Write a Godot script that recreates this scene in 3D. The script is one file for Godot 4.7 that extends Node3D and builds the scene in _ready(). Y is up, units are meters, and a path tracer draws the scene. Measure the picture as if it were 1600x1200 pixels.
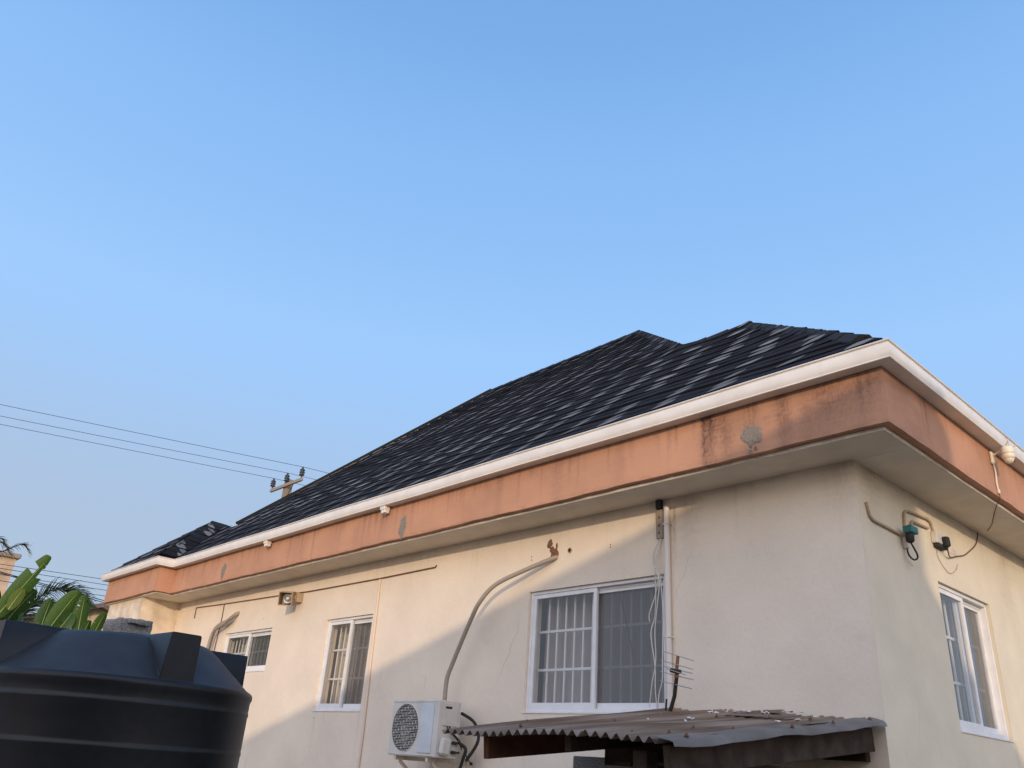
extends Node3D

const EY := 1.6                      # eye height above the ground; y below is given from eye level
const SLOPE := 0.853                 # roof pitch, rise over run
const OV := 0.539                    # eaves overhang of the fascia
const GX := 0.669                    # outer edge of the gutter
const FB := 2.478                    # underside of the fascia
const GT := 3.072                    # gutter rim
const SOF := 2.457                   # underside of the soffit boards
const SUN := Vector3(0.7153, 0.1464, 0.6833)

var M := {}
var counts := {}
var rng := RandomNumberGenerator.new()
var house: Node3D


func _ready() -> void:
	rng.seed = 20251
	make_camera()
	make_sky()
	make_materials()
	make_ground()
	build_house()
	build_shade_house()
	build_left_house()
	build_far_house()
	build_lean_to()
	build_tank()
	build_air_conditioner()
	build_wall_fittings()
	build_right_wall_fittings()
	build_hanging_cables()
	build_aerial()
	build_utility_pole()
	build_power_lines()
	build_plants()


# ---------------------------------------------------------------- camera, sky, light
func make_camera() -> void:
	var c := Camera3D.new()
	c.name = "camera"
	c.position = p(2.7619, 0, 6.1977)
	c.rotation = Vector3(0.441, 0.8503, 0.0747)
	c.fov = 50.84
	c.near = 0.05
	c.far = 2000.0
	add_child(c)
	c.current = true


func make_sky() -> void:
	var env := Environment.new()
	env.background_mode = Environment.BG_SKY
	env.tonemap_mode = Environment.TONE_MAPPER_LINEAR
	env.tonemap_exposure = 1.0
	env.sdfgi_enabled = true
	env.ssao_enabled = true
	env.ssil_enabled = true
	var w := 512
	var h := 256
	var img := Image.create(w, h, false, Image.FORMAT_RGBF)
	var stops := [[0.0, Vector3(0.46, 0.56, 0.69)], [0.15, Vector3(0.44, 0.56, 0.72)], [0.22, Vector3(0.42, 0.55, 0.74)], [0.44, Vector3(0.35, 0.60, 0.985)], [0.62, Vector3(0.265, 0.51, 0.915)], [0.77, Vector3(0.19, 0.41, 0.80)], [1.0, Vector3(0.14, 0.31, 0.64)]]
	for j in h:
		var el := PI * (0.5 - (j + 0.5) / h)
		var y := sin(el)
		var base := Vector3(0.30, 0.26, 0.21)
		if y >= 0.0:
			for k in range(stops.size() - 1):
				if y >= stops[k][0] and y <= stops[k + 1][0]:
					var t: float = (y - stops[k][0]) / (stops[k + 1][0] - stops[k][0])
					base = (stops[k][1] as Vector3).lerp(stops[k + 1][1], t * t * (3.0 - 2.0 * t) * 0.5 + t * 0.5)
		for i in w:
			var az := TAU * (i + 0.5) / w
			# u = 0 looks along -z and grows towards +x
			var d := Vector3(sin(az) * cos(el), y, -cos(az) * cos(el))
			var cosine := d.dot(SUN)
			var c := base
			if y >= 0.0:
				# hazy evening air: brighter and warmer towards the low sun
				var glow := pow(clampf(cosine * 0.5 + 0.5, 0.0, 1.0), 3.0)
				c = base * (1.0 + 0.9 * glow) + Vector3(2.2, 1.38, 0.66) * pow(glow, 1.3) * exp(-y * 1.2)
			img.set_pixel(i, j, Color(c.x, c.y, c.z))
	var pano := PanoramaSkyMaterial.new()
	pano.panorama = ImageTexture.create_from_image(img)
	var sky := Sky.new()
	sky.sky_material = pano
	env.sky = sky
	env.ambient_light_source = Environment.AMBIENT_SOURCE_SKY
	var we := WorldEnvironment.new()
	we.name = "world_environment"
	we.environment = env
	add_child(we)
	var sun := DirectionalLight3D.new()
	sun.name = "sun"
	sun.light_color = Color(1.0, 0.885, 0.75)
	sun.light_energy = 0.62
	sun.light_angular_distance = 0.5
	sun.shadow_enabled = true
	sun.look_at_from_position(SUN * 50.0, Vector3.ZERO, Vector3.UP)
	add_child(sun)


# ---------------------------------------------------------------- helpers
func p(x: float, y: float, z: float) -> Vector3:
	return Vector3(x, y + EY, z)


func lin(r: float, g: float, b: float) -> Color:
	return Color(r, g, b).linear_to_srgb()


func numbered(parent: Node, called: String) -> String:
	var key := str(parent.get_instance_id()) + called
	var n: int = counts.get(key, 0)
	counts[key] = n + 1
	return called if n == 0 else "%s_%03d" % [called, n]


func thing(called: String, label: String, category: String, at: Vector3, group := "") -> Node3D:
	var o := Node3D.new()
	o.name = numbered(self, called)
	o.position = at
	add_child(o, true)
	o.set_meta("label", label)
	o.set_meta("category", category)
	if group != "":
		o.set_meta("group", group)
	return o


func tag(o: Node, label: String, category: String, group := "") -> void:
	o.set_meta("label", label)
	o.set_meta("category", category)
	if group != "":
		o.set_meta("group", group)


func fresh() -> SurfaceTool:
	var st := SurfaceTool.new()
	st.begin(Mesh.PRIMITIVE_TRIANGLES)
	return st


func obj(called: String, st: SurfaceTool, mat: Material, parent: Node) -> MeshInstance3D:
	st.generate_normals()
	var mi := MeshInstance3D.new()
	mi.mesh = st.commit()
	mi.material_override = mat
	mi.name = numbered(parent, called)
	if parent != self and not (parent is MeshInstance3D):
		mi.position = -(parent as Node3D).position
	mi.cast_shadow = GeometryInstance3D.SHADOW_CASTING_SETTING_ON
	parent.add_child(mi, true)
	return mi


func flat(st: SurfaceTool) -> void:
	st.set_smooth_group(-1)


func smooth(st: SurfaceTool) -> void:
	st.set_smooth_group(0)


# a flat polygon (convex), seen from the side that "out" points to
func face(st: SurfaceTool, pts: Array, out: Vector3, col := Color.WHITE, uvs := []) -> void:
	var n := Vector3.ZERO
	for i in range(1, pts.size() - 1):
		n += (pts[i] - pts[0]).cross(pts[i + 1] - pts[0])
	var turn := n.dot(out) > 0.0
	for i in range(1, pts.size() - 1):
		var ids := [0, i + 1, i] if turn else [0, i, i + 1]
		for k in ids:
			st.set_color(col)
			if uvs.size() > 0:
				st.set_uv(uvs[k])
			st.add_vertex(pts[k])


func box(st: SurfaceTool, c: Vector3, s: Vector3, b := Basis.IDENTITY, bev := 0.0, col := Color.WHITE) -> void:
	flat(st)
	var h := s * 0.5
	bev = minf(bev, minf(h.x, minf(h.y, h.z)) * 0.9)
	var at := func(sx: int, sy: int, sz: int, axis: int) -> Vector3:
		var q := Vector3(sx * (h.x - (0.0 if axis == 0 else bev)), sy * (h.y - (0.0 if axis == 1 else bev)), sz * (h.z - (0.0 if axis == 2 else bev)))
		return c + b * q
	for s1 in [-1, 1]:
		face(st, [at.call(s1, -1, -1, 0), at.call(s1, 1, -1, 0), at.call(s1, 1, 1, 0), at.call(s1, -1, 1, 0)], b * Vector3(s1, 0, 0), col)
		face(st, [at.call(-1, s1, -1, 1), at.call(1, s1, -1, 1), at.call(1, s1, 1, 1), at.call(-1, s1, 1, 1)], b * Vector3(0, s1, 0), col)
		face(st, [at.call(-1, -1, s1, 2), at.call(1, -1, s1, 2), at.call(1, 1, s1, 2), at.call(-1, 1, s1, 2)], b * Vector3(0, 0, s1), col)
	if bev <= 0.0:
		return
	for s1 in [-1, 1]:
		for s2 in [-1, 1]:
			face(st, [at.call(s1, s2, -1, 0), at.call(s1, s2, 1, 0), at.call(s1, s2, 1, 1), at.call(s1, s2, -1, 1)], b * Vector3(s1, s2, 0), col)
			face(st, [at.call(s1, -1, s2, 0), at.call(s1, 1, s2, 0), at.call(s1, 1, s2, 2), at.call(s1, -1, s2, 2)], b * Vector3(s1, 0, s2), col)
			face(st, [at.call(-1, s1, s2, 1), at.call(1, s1, s2, 1), at.call(1, s1, s2, 2), at.call(-1, s1, s2, 2)], b * Vector3(0, s1, s2), col)
			for s3 in [-1, 1]:
				face(st, [at.call(s1, s2, s3, 0), at.call(s1, s2, s3, 1), at.call(s1, s2, s3, 2)], b * Vector3(s1, s2, s3), col)


# box given by two opposite corners
func bx(st: SurfaceTool, a: Vector3, b: Vector3, bev := 0.0, col := Color.WHITE) -> void:
	box(st, (a + b) * 0.5, (b - a).abs(), Basis.IDENTITY, bev, col)


# a bar of rectangular section between two points; "up" gives the direction of its height
func bar(st: SurfaceTool, a: Vector3, b: Vector3, wide: float, high: float, up := Vector3.UP, bev := 0.0, col := Color.WHITE) -> void:
	var z := (b - a).normalized()
	var x := up.cross(z).normalized()
	var y := z.cross(x)
	box(st, (a + b) * 0.5, Vector3(wide, high, a.distance_to(b)), Basis(x, y, z), bev, col)


func tube(st: SurfaceTool, pts: Array, r0: float, sides := 8, r1 := -1.0, col := Color.WHITE) -> void:
	if r1 < 0.0:
		r1 = r0
	smooth(st)
	var n := pts.size()
	var prev := Vector3.ZERO
	var rings := []
	for i in n:
		var d: Vector3 = (pts[mini(i + 1, n - 1)] - pts[maxi(i - 1, 0)]).normalized()
		var x := prev - d * prev.dot(d)
		if i == 0 or x.length() < 1e-4:
			x = d.cross(Vector3.UP if absf(d.y) < 0.9 else Vector3.RIGHT)
		x = x.normalized()
		prev = x
		var y := d.cross(x)
		var r := lerpf(r0, r1, float(i) / maxf(n - 1, 1))
		var ring := []
		for k in sides:
			var a := TAU * k / sides
			ring.append(pts[i] + (x * cos(a) + y * sin(a)) * r)
		rings.append(ring)
	for i in n - 1:
		for k in sides:
			var k2 := (k + 1) % sides
			var q := [rings[i][k], rings[i][k2], rings[i + 1][k2], rings[i + 1][k]]
			face(st, q, (q[0] + q[1] + q[2] + q[3]) * 0.25 - (pts[i] + pts[i + 1]) * 0.5, col)
	flat(st)
	face(st, rings[0], pts[0] - pts[1], col)
	face(st, rings[n - 1], pts[n - 1] - pts[n - 2], col)


# rounded curve through points
func curve(pts: Array, steps := 6) -> Array:
	var out := []
	for i in pts.size() - 1:
		var a: Vector3 = pts[maxi(i - 1, 0)]
		var b: Vector3 = pts[i]
		var c: Vector3 = pts[i + 1]
		var d: Vector3 = pts[mini(i + 2, pts.size() - 1)]
		for k in steps:
			out.append(b.cubic_interpolate(c, a, d, float(k) / steps))
	out.append(pts[-1])
	return out


# turned shape: profile of (radius, height) about a vertical axis
func lathe(st: SurfaceTool, c: Vector3, prof: Array, sides := 48, b := Basis.IDENTITY, is_smooth := true) -> void:
	if is_smooth:
		smooth(st)
	else:
		flat(st)
	for i in prof.size() - 1:
		var q0: Vector2 = prof[i]
		var q1: Vector2 = prof[i + 1]
		for k in sides:
			var a0 := TAU * k / sides
			var a1 := TAU * (k + 1) / sides
			var e0 := Vector3(cos(a0), 0, sin(a0))
			var e1 := Vector3(cos(a1), 0, sin(a1))
			var pts := []
			for pr in [[q0, e0], [q0, e1], [q1, e1], [q1, e0]]:
				var v: Vector3 = c + b * (pr[1] * pr[0].x + Vector3.UP * pr[0].y)
				if pts.is_empty() or (pts[-1].distance_to(v) > 1e-5 and pts[0].distance_to(v) > 1e-5):
					pts.append(v)
			if pts.size() < 3:
				continue
			var t := q1 - q0
			face(st, pts, b * ((e0 + e1) * 0.5 * t.y - Vector3.UP * t.x))


# polygon (any shape) given in a plane, turned into triangles
func sheet(st: SurfaceTool, poly: PackedVector2Array, to3: Callable, out: Vector3, col := Color.WHITE) -> void:
	var ids := Geometry2D.triangulate_polygon(poly)
	for i in range(0, ids.size(), 3):
		face(st, [to3.call(poly[ids[i]]), to3.call(poly[ids[i + 1]]), to3.call(poly[ids[i + 2]])], out, col)


# a polygon in a plane given depth along "dir"
func slab(st: SurfaceTool, poly: PackedVector2Array, o: Vector3, u: Vector3, v: Vector3, depth: Vector3, col := Color.WHITE) -> void:
	flat(st)
	sheet(st, poly, func(q: Vector2) -> Vector3: return o + u * q.x + v * q.y, -depth, col)
	sheet(st, poly, func(q: Vector2) -> Vector3: return o + u * q.x + v * q.y + depth, depth, col)
	var clockwise := Geometry2D.is_polygon_clockwise(poly)
	for i in poly.size():
		var a := poly[i]
		var b := poly[(i + 1) % poly.size()]
		var nrm := Vector2(b.y - a.y, a.x - b.x) * (-1.0 if clockwise else 1.0)
		var pa := o + u * a.x + v * a.y
		var pb := o + u * b.x + v * b.y
		face(st, [pa, pb, pb + depth, pa + depth], u * nrm.x + v * nrm.y, col)


# ---------------------------------------------------------------- materials
func noise_image(size: int, freq: float, octaves: int, seed_: int) -> Image:
	var n := FastNoiseLite.new()
	n.seed = seed_
	n.frequency = freq
	n.fractal_octaves = octaves
	n.noise_type = FastNoiseLite.TYPE_SIMPLEX_SMOOTH
	var im := n.get_seamless_image(size, size, false, false, 0.15)
	im.convert(Image.FORMAT_RGB8)
	return im


# grey noise turned into a multiplier texture between lo and hi (sRGB)
func mottle(size: int, freq: float, octaves: int, seed_: int, lo: Color, hi: Color, spread := 1.0) -> ImageTexture:
	var im := noise_image(size, freq, octaves, seed_)
	var data := im.get_data()
	for i in range(0, data.size(), 3):
		var t := clampf((data[i] / 255.0 - 0.5) * spread + 0.5, 0.0, 1.0)
		data[i] = int(255.0 * lerpf(lo.r, hi.r, t))
		data[i + 1] = int(255.0 * lerpf(lo.g, hi.g, t))
		data[i + 2] = int(255.0 * lerpf(lo.b, hi.b, t))
	var res := Image.create_from_data(size, size, false, Image.FORMAT_RGB8, data)
	res.generate_mipmaps()
	return ImageTexture.create_from_image(res)


func bumps(size: int, freq: float, octaves: int, seed_: int, strength: float) -> ImageTexture:
	var im := noise_image(size, freq, octaves, seed_)
	im.convert(Image.FORMAT_RGBA8)
	im.bump_map_to_normal_map(strength)
	return ImageTexture.create_from_image(im)


func mat(color: Color, rough: float, tex: Texture2D = null, scale := 1.0, nor: Texture2D = null, nscale := 1.0) -> StandardMaterial3D:
	var m := StandardMaterial3D.new()
	m.albedo_color = color
	m.roughness = rough
	m.metallic_specular = 0.4
	if tex != null or nor != null:
		m.uv1_triplanar = true
		m.uv1_world_triplanar = true
		m.uv1_scale = Vector3.ONE * scale
	if tex != null:
		m.albedo_texture = tex
	if nor != null:
		m.normal_enabled = true
		m.normal_texture = nor
		m.normal_scale = nscale
	return m


func make_materials() -> void:
	var soft := mottle(512, 0.012, 5, 3, Color(0.86, 0.85, 0.84), Color(1, 1, 1), 1.6)
	var faint := mottle(256, 0.015, 4, 4, Color(0.95, 0.945, 0.94), Color(1, 1, 1), 1.3)
	var gritty := mottle(512, 0.06, 4, 5, Color(0.62, 0.61, 0.60), Color(1, 1, 1), 1.7)
	var nfine := bumps(512, 0.12, 4, 7, 2.0)
	var nrough := bumps(512, 0.05, 5, 9, 5.0)
	M.cream = mat(lin(0.80, 0.69, 0.54), 0.9, soft, 0.35, nfine, 0.5)
	M.soffit = mat(lin(0.76, 0.67, 0.55), 0.9, faint, 0.7, nfine, 0.3)
	M.trim = mat(lin(0.74, 0.67, 0.57), 0.8, soft, 1.0)
	M.clay = mat(lin(0.515, 0.278, 0.175), 0.9, soft, 0.6, nfine, 0.6)
	M.gutter = mat(lin(0.79, 0.75, 0.69), 0.35, faint, 0.8)
	M.frame = mat(lin(0.80, 0.80, 0.80), 0.4, faint, 1.1)
	M.bars = mat(lin(0.80, 0.79, 0.77), 0.5)
	M.pvc = mat(lin(0.68, 0.64, 0.59), 0.5)
	M.mortar = mat(lin(0.40, 0.35, 0.29), 1.0, gritty, 4.0, nrough, 1.2)
	M.concrete = mat(lin(0.42, 0.40, 0.37), 1.0, gritty, 3.0, nrough, 1.2)
	M.inside = mat(lin(0.30, 0.27, 0.23), 0.95)
	M.tank = mat(lin(0.009, 0.010, 0.013), 0.40, mottle(512, 0.02, 4, 21, Color(0.75, 0.76, 0.76), Color(1, 1, 1), 1.4), 1.0)
	M.tank_top = mat(lin(0.030, 0.032, 0.037), 0.55, mottle(512, 0.015, 5, 22, Color(0.80, 0.81, 0.82), Color(1, 1, 1), 1.5), 0.9)
	M.white_case = mat(lin(0.64, 0.62, 0.57), 0.5, faint, 1.0)
	M.panel = mat(lin(0.60, 0.65, 0.68), 0.4, faint, 1.0)
	M.dark = mat(lin(0.02, 0.02, 0.02), 0.8)
	M.fin = mat(lin(0.055, 0.058, 0.055), 0.7, gritty, 9.0)
	M.rubber = mat(lin(0.025, 0.024, 0.023), 0.7)
	M.rust = mat(lin(0.20, 0.085, 0.04), 0.9, gritty, 6.0)
	M.copper_paint = mat(lin(0.30, 0.15, 0.09), 0.85, gritty, 4.0)
	M.conduit = mat(lin(0.52, 0.40, 0.27), 0.6, soft, 5.0)
	M.lagging = mat(lin(0.54, 0.47, 0.39), 0.85, gritty, 9.0, nfine, 0.8)
	M.pale_wire = mat(lin(0.62, 0.58, 0.53), 0.6)
	M.trunk = mat(lin(0.50, 0.41, 0.33), 0.9, gritty, 4.0)
	M.teal = mat(lin(0.03, 0.17, 0.17), 0.5)
	M.camera_white = mat(lin(0.75, 0.68, 0.52), 0.35)
	M.steel = mat(lin(0.45, 0.45, 0.44), 0.35)
	M.steel.metallic = 0.8
	M.zinc = mat(lin(0.31, 0.25, 0.205), 0.6, mottle(512, 0.008, 4, 31, Color(0.62, 0.54, 0.47), Color(1, 1.0, 0.98), 1.9), 0.5, nfine, 0.25)
	M.zinc.uv1_scale = Vector3(1.0, 0.5, 0.16)
	M.zinc.metallic = 0.15
	M.zinc_new = mat(lin(0.22, 0.20, 0.18), 0.6, mottle(512, 0.008, 4, 33, Color(0.74, 0.72, 0.70), Color(1, 1, 1), 1.5), 0.5)
	M.zinc_new.metallic = 0.15
	M.timber = mat(lin(0.060, 0.042, 0.030), 0.9, mottle(512, 0.01, 4, 35, Color(0.70, 0.66, 0.63), Color(1, 1, 1), 1.5), 0.9, nfine, 0.5)
	M.timber_red = mat(lin(0.15, 0.062, 0.038), 0.9, soft, 1.2, nfine, 0.5)
	M.timber_pale = mat(lin(0.34, 0.27, 0.19), 0.9, gritty, 3.0, nrough, 0.6)
	M.aerial_brown = mat(lin(0.28, 0.14, 0.07), 0.7)
	M.flake = mat(lin(0.72, 0.71, 0.67), 0.9)
	M.pole = mat(lin(0.42, 0.34, 0.23), 0.9, gritty, 0.8)
	M.arm = mat(lin(0.50, 0.42, 0.34), 0.8, gritty, 2.0)
	M.porcelain = mat(lin(0.045, 0.045, 0.055), 0.3)
	M.wire = mat(lin(0.07, 0.075, 0.09), 0.6)
	M.wire_dark = mat(lin(0.03, 0.033, 0.045), 0.6)
	M.tan_wall = mat(lin(0.62, 0.46, 0.32), 0.9, soft, 0.3, nfine, 0.4)
	M.raw_plaster = mat(lin(0.36, 0.22, 0.14), 1.0, mottle(256, 0.08, 4, 91, Color(0.5, 0.42, 0.38), Color(1, 1, 1), 2.2), 7.0, nrough, 1.0)
	M.curtain_brown = mat(lin(0.27, 0.225, 0.185), 0.95)
	M.pinkish = mat(lin(0.70, 0.59, 0.48), 0.8)
	M.yellow_wall = mat(lin(0.62, 0.52, 0.33), 0.9, soft, 0.3)
	M.brown_roof = mat(lin(0.27, 0.20, 0.165), 0.8, gritty, 0.5)
	M.ground = mat(lin(0.42, 0.32, 0.215), 1.0, gritty, 0.15, nrough, 0.8)
	M.deck = mat(lin(0.012, 0.012, 0.014), 0.95)
	# roof tiles: stone chips glued to steel, colours per tab
	M.tile = mat(Color.WHITE, 0.85, mottle(512, 0.3, 2, 41, Color(0.66, 0.66, 0.66), Color(1, 1, 1), 1.8), 4.0, bumps(512, 0.3, 2, 43, 3.0), 0.4)
	M.tile.vertex_color_use_as_albedo = true
	M.tile.metallic_specular = 0.22
	M.cap = mat(lin(0.024, 0.026, 0.032), 0.85, mottle(512, 0.22, 3, 45, Color(0.55, 0.55, 0.55), Color(1, 1, 1), 2.0), 5.0)
	M.glass = StandardMaterial3D.new()
	M.glass.transparency = BaseMaterial3D.TRANSPARENCY_ALPHA
	M.glass.albedo_color = Color(0.60, 0.62, 0.62, 0.19)
	M.glass.roughness = 0.03
	M.glass.metallic_specular = 0.9
	M.gauze = StandardMaterial3D.new()
	M.gauze.transparency = BaseMaterial3D.TRANSPARENCY_ALPHA
	M.gauze.albedo_color = Color(0.26, 0.25, 0.25, 0.62)
	M.gauze.roughness = 0.9
	M.curtain = mat(lin(0.42, 0.37, 0.36), 0.95)
	M.curtain.backlight_enabled = true
	M.curtain.backlight = Color(0.25, 0.22, 0.2)
	M.curtain_gold = mat(lin(0.60, 0.52, 0.36), 0.95, soft, 2.0)
	var leafy := mottle(512, 0.03, 4, 61, Color(0.62, 0.68, 0.5), Color(1, 1, 1), 1.8)
	for k in [["banana", Color(0.085, 0.165, 0.032)], ["banana_pale", Color(0.21, 0.27, 0.06)], ["banana_deep", Color(0.055, 0.12, 0.025)], ["palm", Color(0.060, 0.095, 0.050)], ["dry", Color(0.13, 0.095, 0.055)], ["shrub", Color(0.040, 0.062, 0.022)]]:
		var c: Color = k[1]
		var m := mat(c.linear_to_srgb(), 0.5, leafy, 2.5)
		m.backlight_enabled = true
		m.backlight = lin(c.r * 1.6, c.g * 1.8, c.b * 1.2)
		M[k[0]] = m
	M.rib = mat(lin(0.26, 0.33, 0.13), 0.6)
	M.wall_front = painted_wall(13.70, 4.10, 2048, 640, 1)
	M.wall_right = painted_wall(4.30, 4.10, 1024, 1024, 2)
	M.fascia_front = painted_fascia(13.5, 2048, 128, 3)
	M.fascia_right = painted_fascia(5.4, 1024, 128, 4)
	M.fascia_bump = painted_fascia(3.4, 512, 128, 5)


# paint with its own weathering: runs below leaks, rust trails, grime, shade painted in below the soffit; u runs along the wall from its right end, v down from its top
func stain(mask: PackedFloat32Array, w: int, h: int, cx: float, y0: float, y1: float, half: float, strength: float, n: FastNoiseLite) -> void:
	for y in range(maxi(0, int(y0)), mini(h, int(y1))):
		var t := (y - y0) / maxf(y1 - y0, 1.0)
		var wob := n.get_noise_2d(cx * 3.1, y * 1.7) * half * 0.8
		var fade := (1.0 - t) * clampf(t * 12.0, 0.0, 1.0)
		for x in range(maxi(0, int(cx - half * 3.0)), mini(w, int(cx + half * 3.0) + 1)):
			var d := (x - cx - wob) / half
			var g := exp(-d * d) * fade * strength * (0.75 + 0.5 * n.get_noise_2d(x * 4.0, y * 0.8))
			var i := y * w + x
			mask[i] = minf(1.0, mask[i] + maxf(g, 0.0))


# hairline crack wandering down from (x, y)
func crack(mask: PackedFloat32Array, w: int, h: int, x: float, y: float, long: int, strength: float) -> void:
	var dx := rng.randf_range(-0.3, 0.3)
	for k in long:
		dx = clampf(dx + rng.randf_range(-0.25, 0.25), -0.8, 0.8)
		x += dx
		y += 1.0
		var xi := int(x)
		if xi < 1 or xi >= w - 1 or y < 0.0 or y >= h:
			return
		var f := strength * sin(PI * float(k) / long)
		mask[int(y) * w + xi] += f
		mask[int(y) * w + xi + 1] += f * 0.35


func weathered(w: int, h: int, base: Color, grime_shade: Color, mask: PackedFloat32Array, depth: float, seed_: int) -> StandardMaterial3D:
	var n := FastNoiseLite.new()
	n.seed = seed_
	n.frequency = 0.006
	n.fractal_octaves = 5
	var data := PackedByteArray()
	data.resize(w * h * 3)
	var nim := Image.create(w, h, false, Image.FORMAT_RGBA8)
	var nd := nim.get_data()
	var grain := RandomNumberGenerator.new()
	grain.seed = seed_
	for y in h:
		for x in w:
			var i := y * w + x
			var big := n.get_noise_2d(x, y)
			var f := 1.0 + depth * big + grain.randf_range(-0.018, 0.018)
			var m := clampf(mask[i], 0.0, 1.0)
			data[i * 3] = int(clampf(lerpf(base.r * f, grime_shade.r, m), 0.0, 1.0) * 255.0)
			data[i * 3 + 1] = int(clampf(lerpf(base.g * f, grime_shade.g, m), 0.0, 1.0) * 255.0)
			data[i * 3 + 2] = int(clampf(lerpf(base.b * f, grime_shade.b, m), 0.0, 1.0) * 255.0)
			var hh := int(clampf(0.5 + 0.35 * n.get_noise_2d(x * 6.0 + 900.0, y * 6.0) + 0.3 * big, 0.0, 1.0) * 255.0)
			nd[i * 4] = hh
			nd[i * 4 + 1] = hh
			nd[i * 4 + 2] = hh
			nd[i * 4 + 3] = 255
	var im := Image.create_from_data(w, h, false, Image.FORMAT_RGB8, data)
	var nm := Image.create_from_data(w, h, false, Image.FORMAT_RGBA8, nd)
	nm.bump_map_to_normal_map(1.6)
	var m3 := StandardMaterial3D.new()
	m3.albedo_texture = ImageTexture.create_from_image(im)
	m3.normal_enabled = true
	m3.normal_texture = ImageTexture.create_from_image(nm)
	m3.normal_scale = 0.5
	m3.roughness = 0.9
	m3.metallic_specular = 0.35
	return m3


func painted_wall(long: float, tall: float, w: int, h: int, seed_: int) -> StandardMaterial3D:
	var mask := PackedFloat32Array()
	mask.resize(w * h)
	var n := FastNoiseLite.new()
	n.seed = seed_ * 17
	n.frequency = 0.05
	var sx := w / long
	var sy := h / tall
	rng.seed = 900 + seed_
	# faint runs below the soffit; along it grime deepened by painted-in shade
	for k in int(long * 5.0):
		var x := rng.randf() * w
		stain(mask, w, h, x, 0.0, rng.randf_range(0.15, 0.9) * sy, rng.randf_range(1.5, 5.0), rng.randf_range(0.03, 0.10), n)
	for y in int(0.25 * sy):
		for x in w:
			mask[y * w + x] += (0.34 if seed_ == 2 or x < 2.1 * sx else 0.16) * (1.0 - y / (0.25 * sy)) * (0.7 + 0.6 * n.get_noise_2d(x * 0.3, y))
	if seed_ == 1:
		# rusty trail beside the white waste pipe, marks by the cable trunk, runs below the sills
		stain(mask, w, h, 1.80 * sx, 0.10 * sy, 0.75 * sy, 3.0, 0.5, n)
		stain(mask, w, h, 1.66 * sx, 0.02 * sy, 0.85 * sy, 20.0, 0.28, n)
		stain(mask, w, h, 1.97 * sx, 0.05 * sy, 0.50 * sy, 7.0, 0.3, n)
		stain(mask, w, h, 0.12 * sx, 0.0, 0.6 * sy, 24.0, 0.25, n)
		for s in [[3.70, 0.75], [1.95, 0.75], [6.8, 0.75], [7.9, 0.75], [9.7, 1.38], [10.4, 1.38]]:
			stain(mask, w, h, s[0] * sx, s[1] * sy + 1.2 * sy, s[1] * sy + 2.0 * sy, 4.0, 0.12, n)
	else:
		stain(mask, w, h, 0.25 * sx, 0.0, 0.7 * sy, 36.0, 0.30, n)
		stain(mask, w, h, 1.42 * sx, 0.30 * sy, 0.75 * sy, 16.0, 0.12, n)
		stain(mask, w, h, 3.3 * sx, 0.0, 0.9 * sy, 44.0, 0.25, n)
		stain(mask, w, h, 2.7 * sx, 1.95 * sy, 2.6 * sy, 10.0, 0.15, n)
	for k in (16 if seed_ == 1 else 7):
		crack(mask, w, h, rng.randf() * w, rng.randf_range(0.05, 0.6) * h, int(rng.randf_range(0.2, 0.9) * sy), rng.randf_range(0.12, 0.30))
	# dabs of newer filler and scuffs
	for k in (22 if seed_ == 1 else 9):
		var cx := rng.randf() * w
		var cy := rng.randf_range(0.05, 0.75) * h
		var rr := rng.randf_range(2.0, 9.0)
		for yy in range(maxi(0, int(cy - rr * 2.0)), mini(h, int(cy + rr * 2.0))):
			for xx in range(maxi(0, int(cx - rr * 2.0)), mini(w, int(cx + rr * 2.0))):
				var dd := Vector2(xx - cx, yy - cy).length() / rr + 0.5 * n.get_noise_2d(xx * 3.0, yy * 3.0)
				if dd < 1.0:
					mask[yy * w + xx] += 0.05 * (1.0 - dd)
	return weathered(w, h, lin(0.77, 0.67, 0.545) if seed_ == 1 else lin(0.70, 0.63, 0.49), lin(0.23, 0.16, 0.115), mask, 0.04, 70 + seed_)


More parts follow.
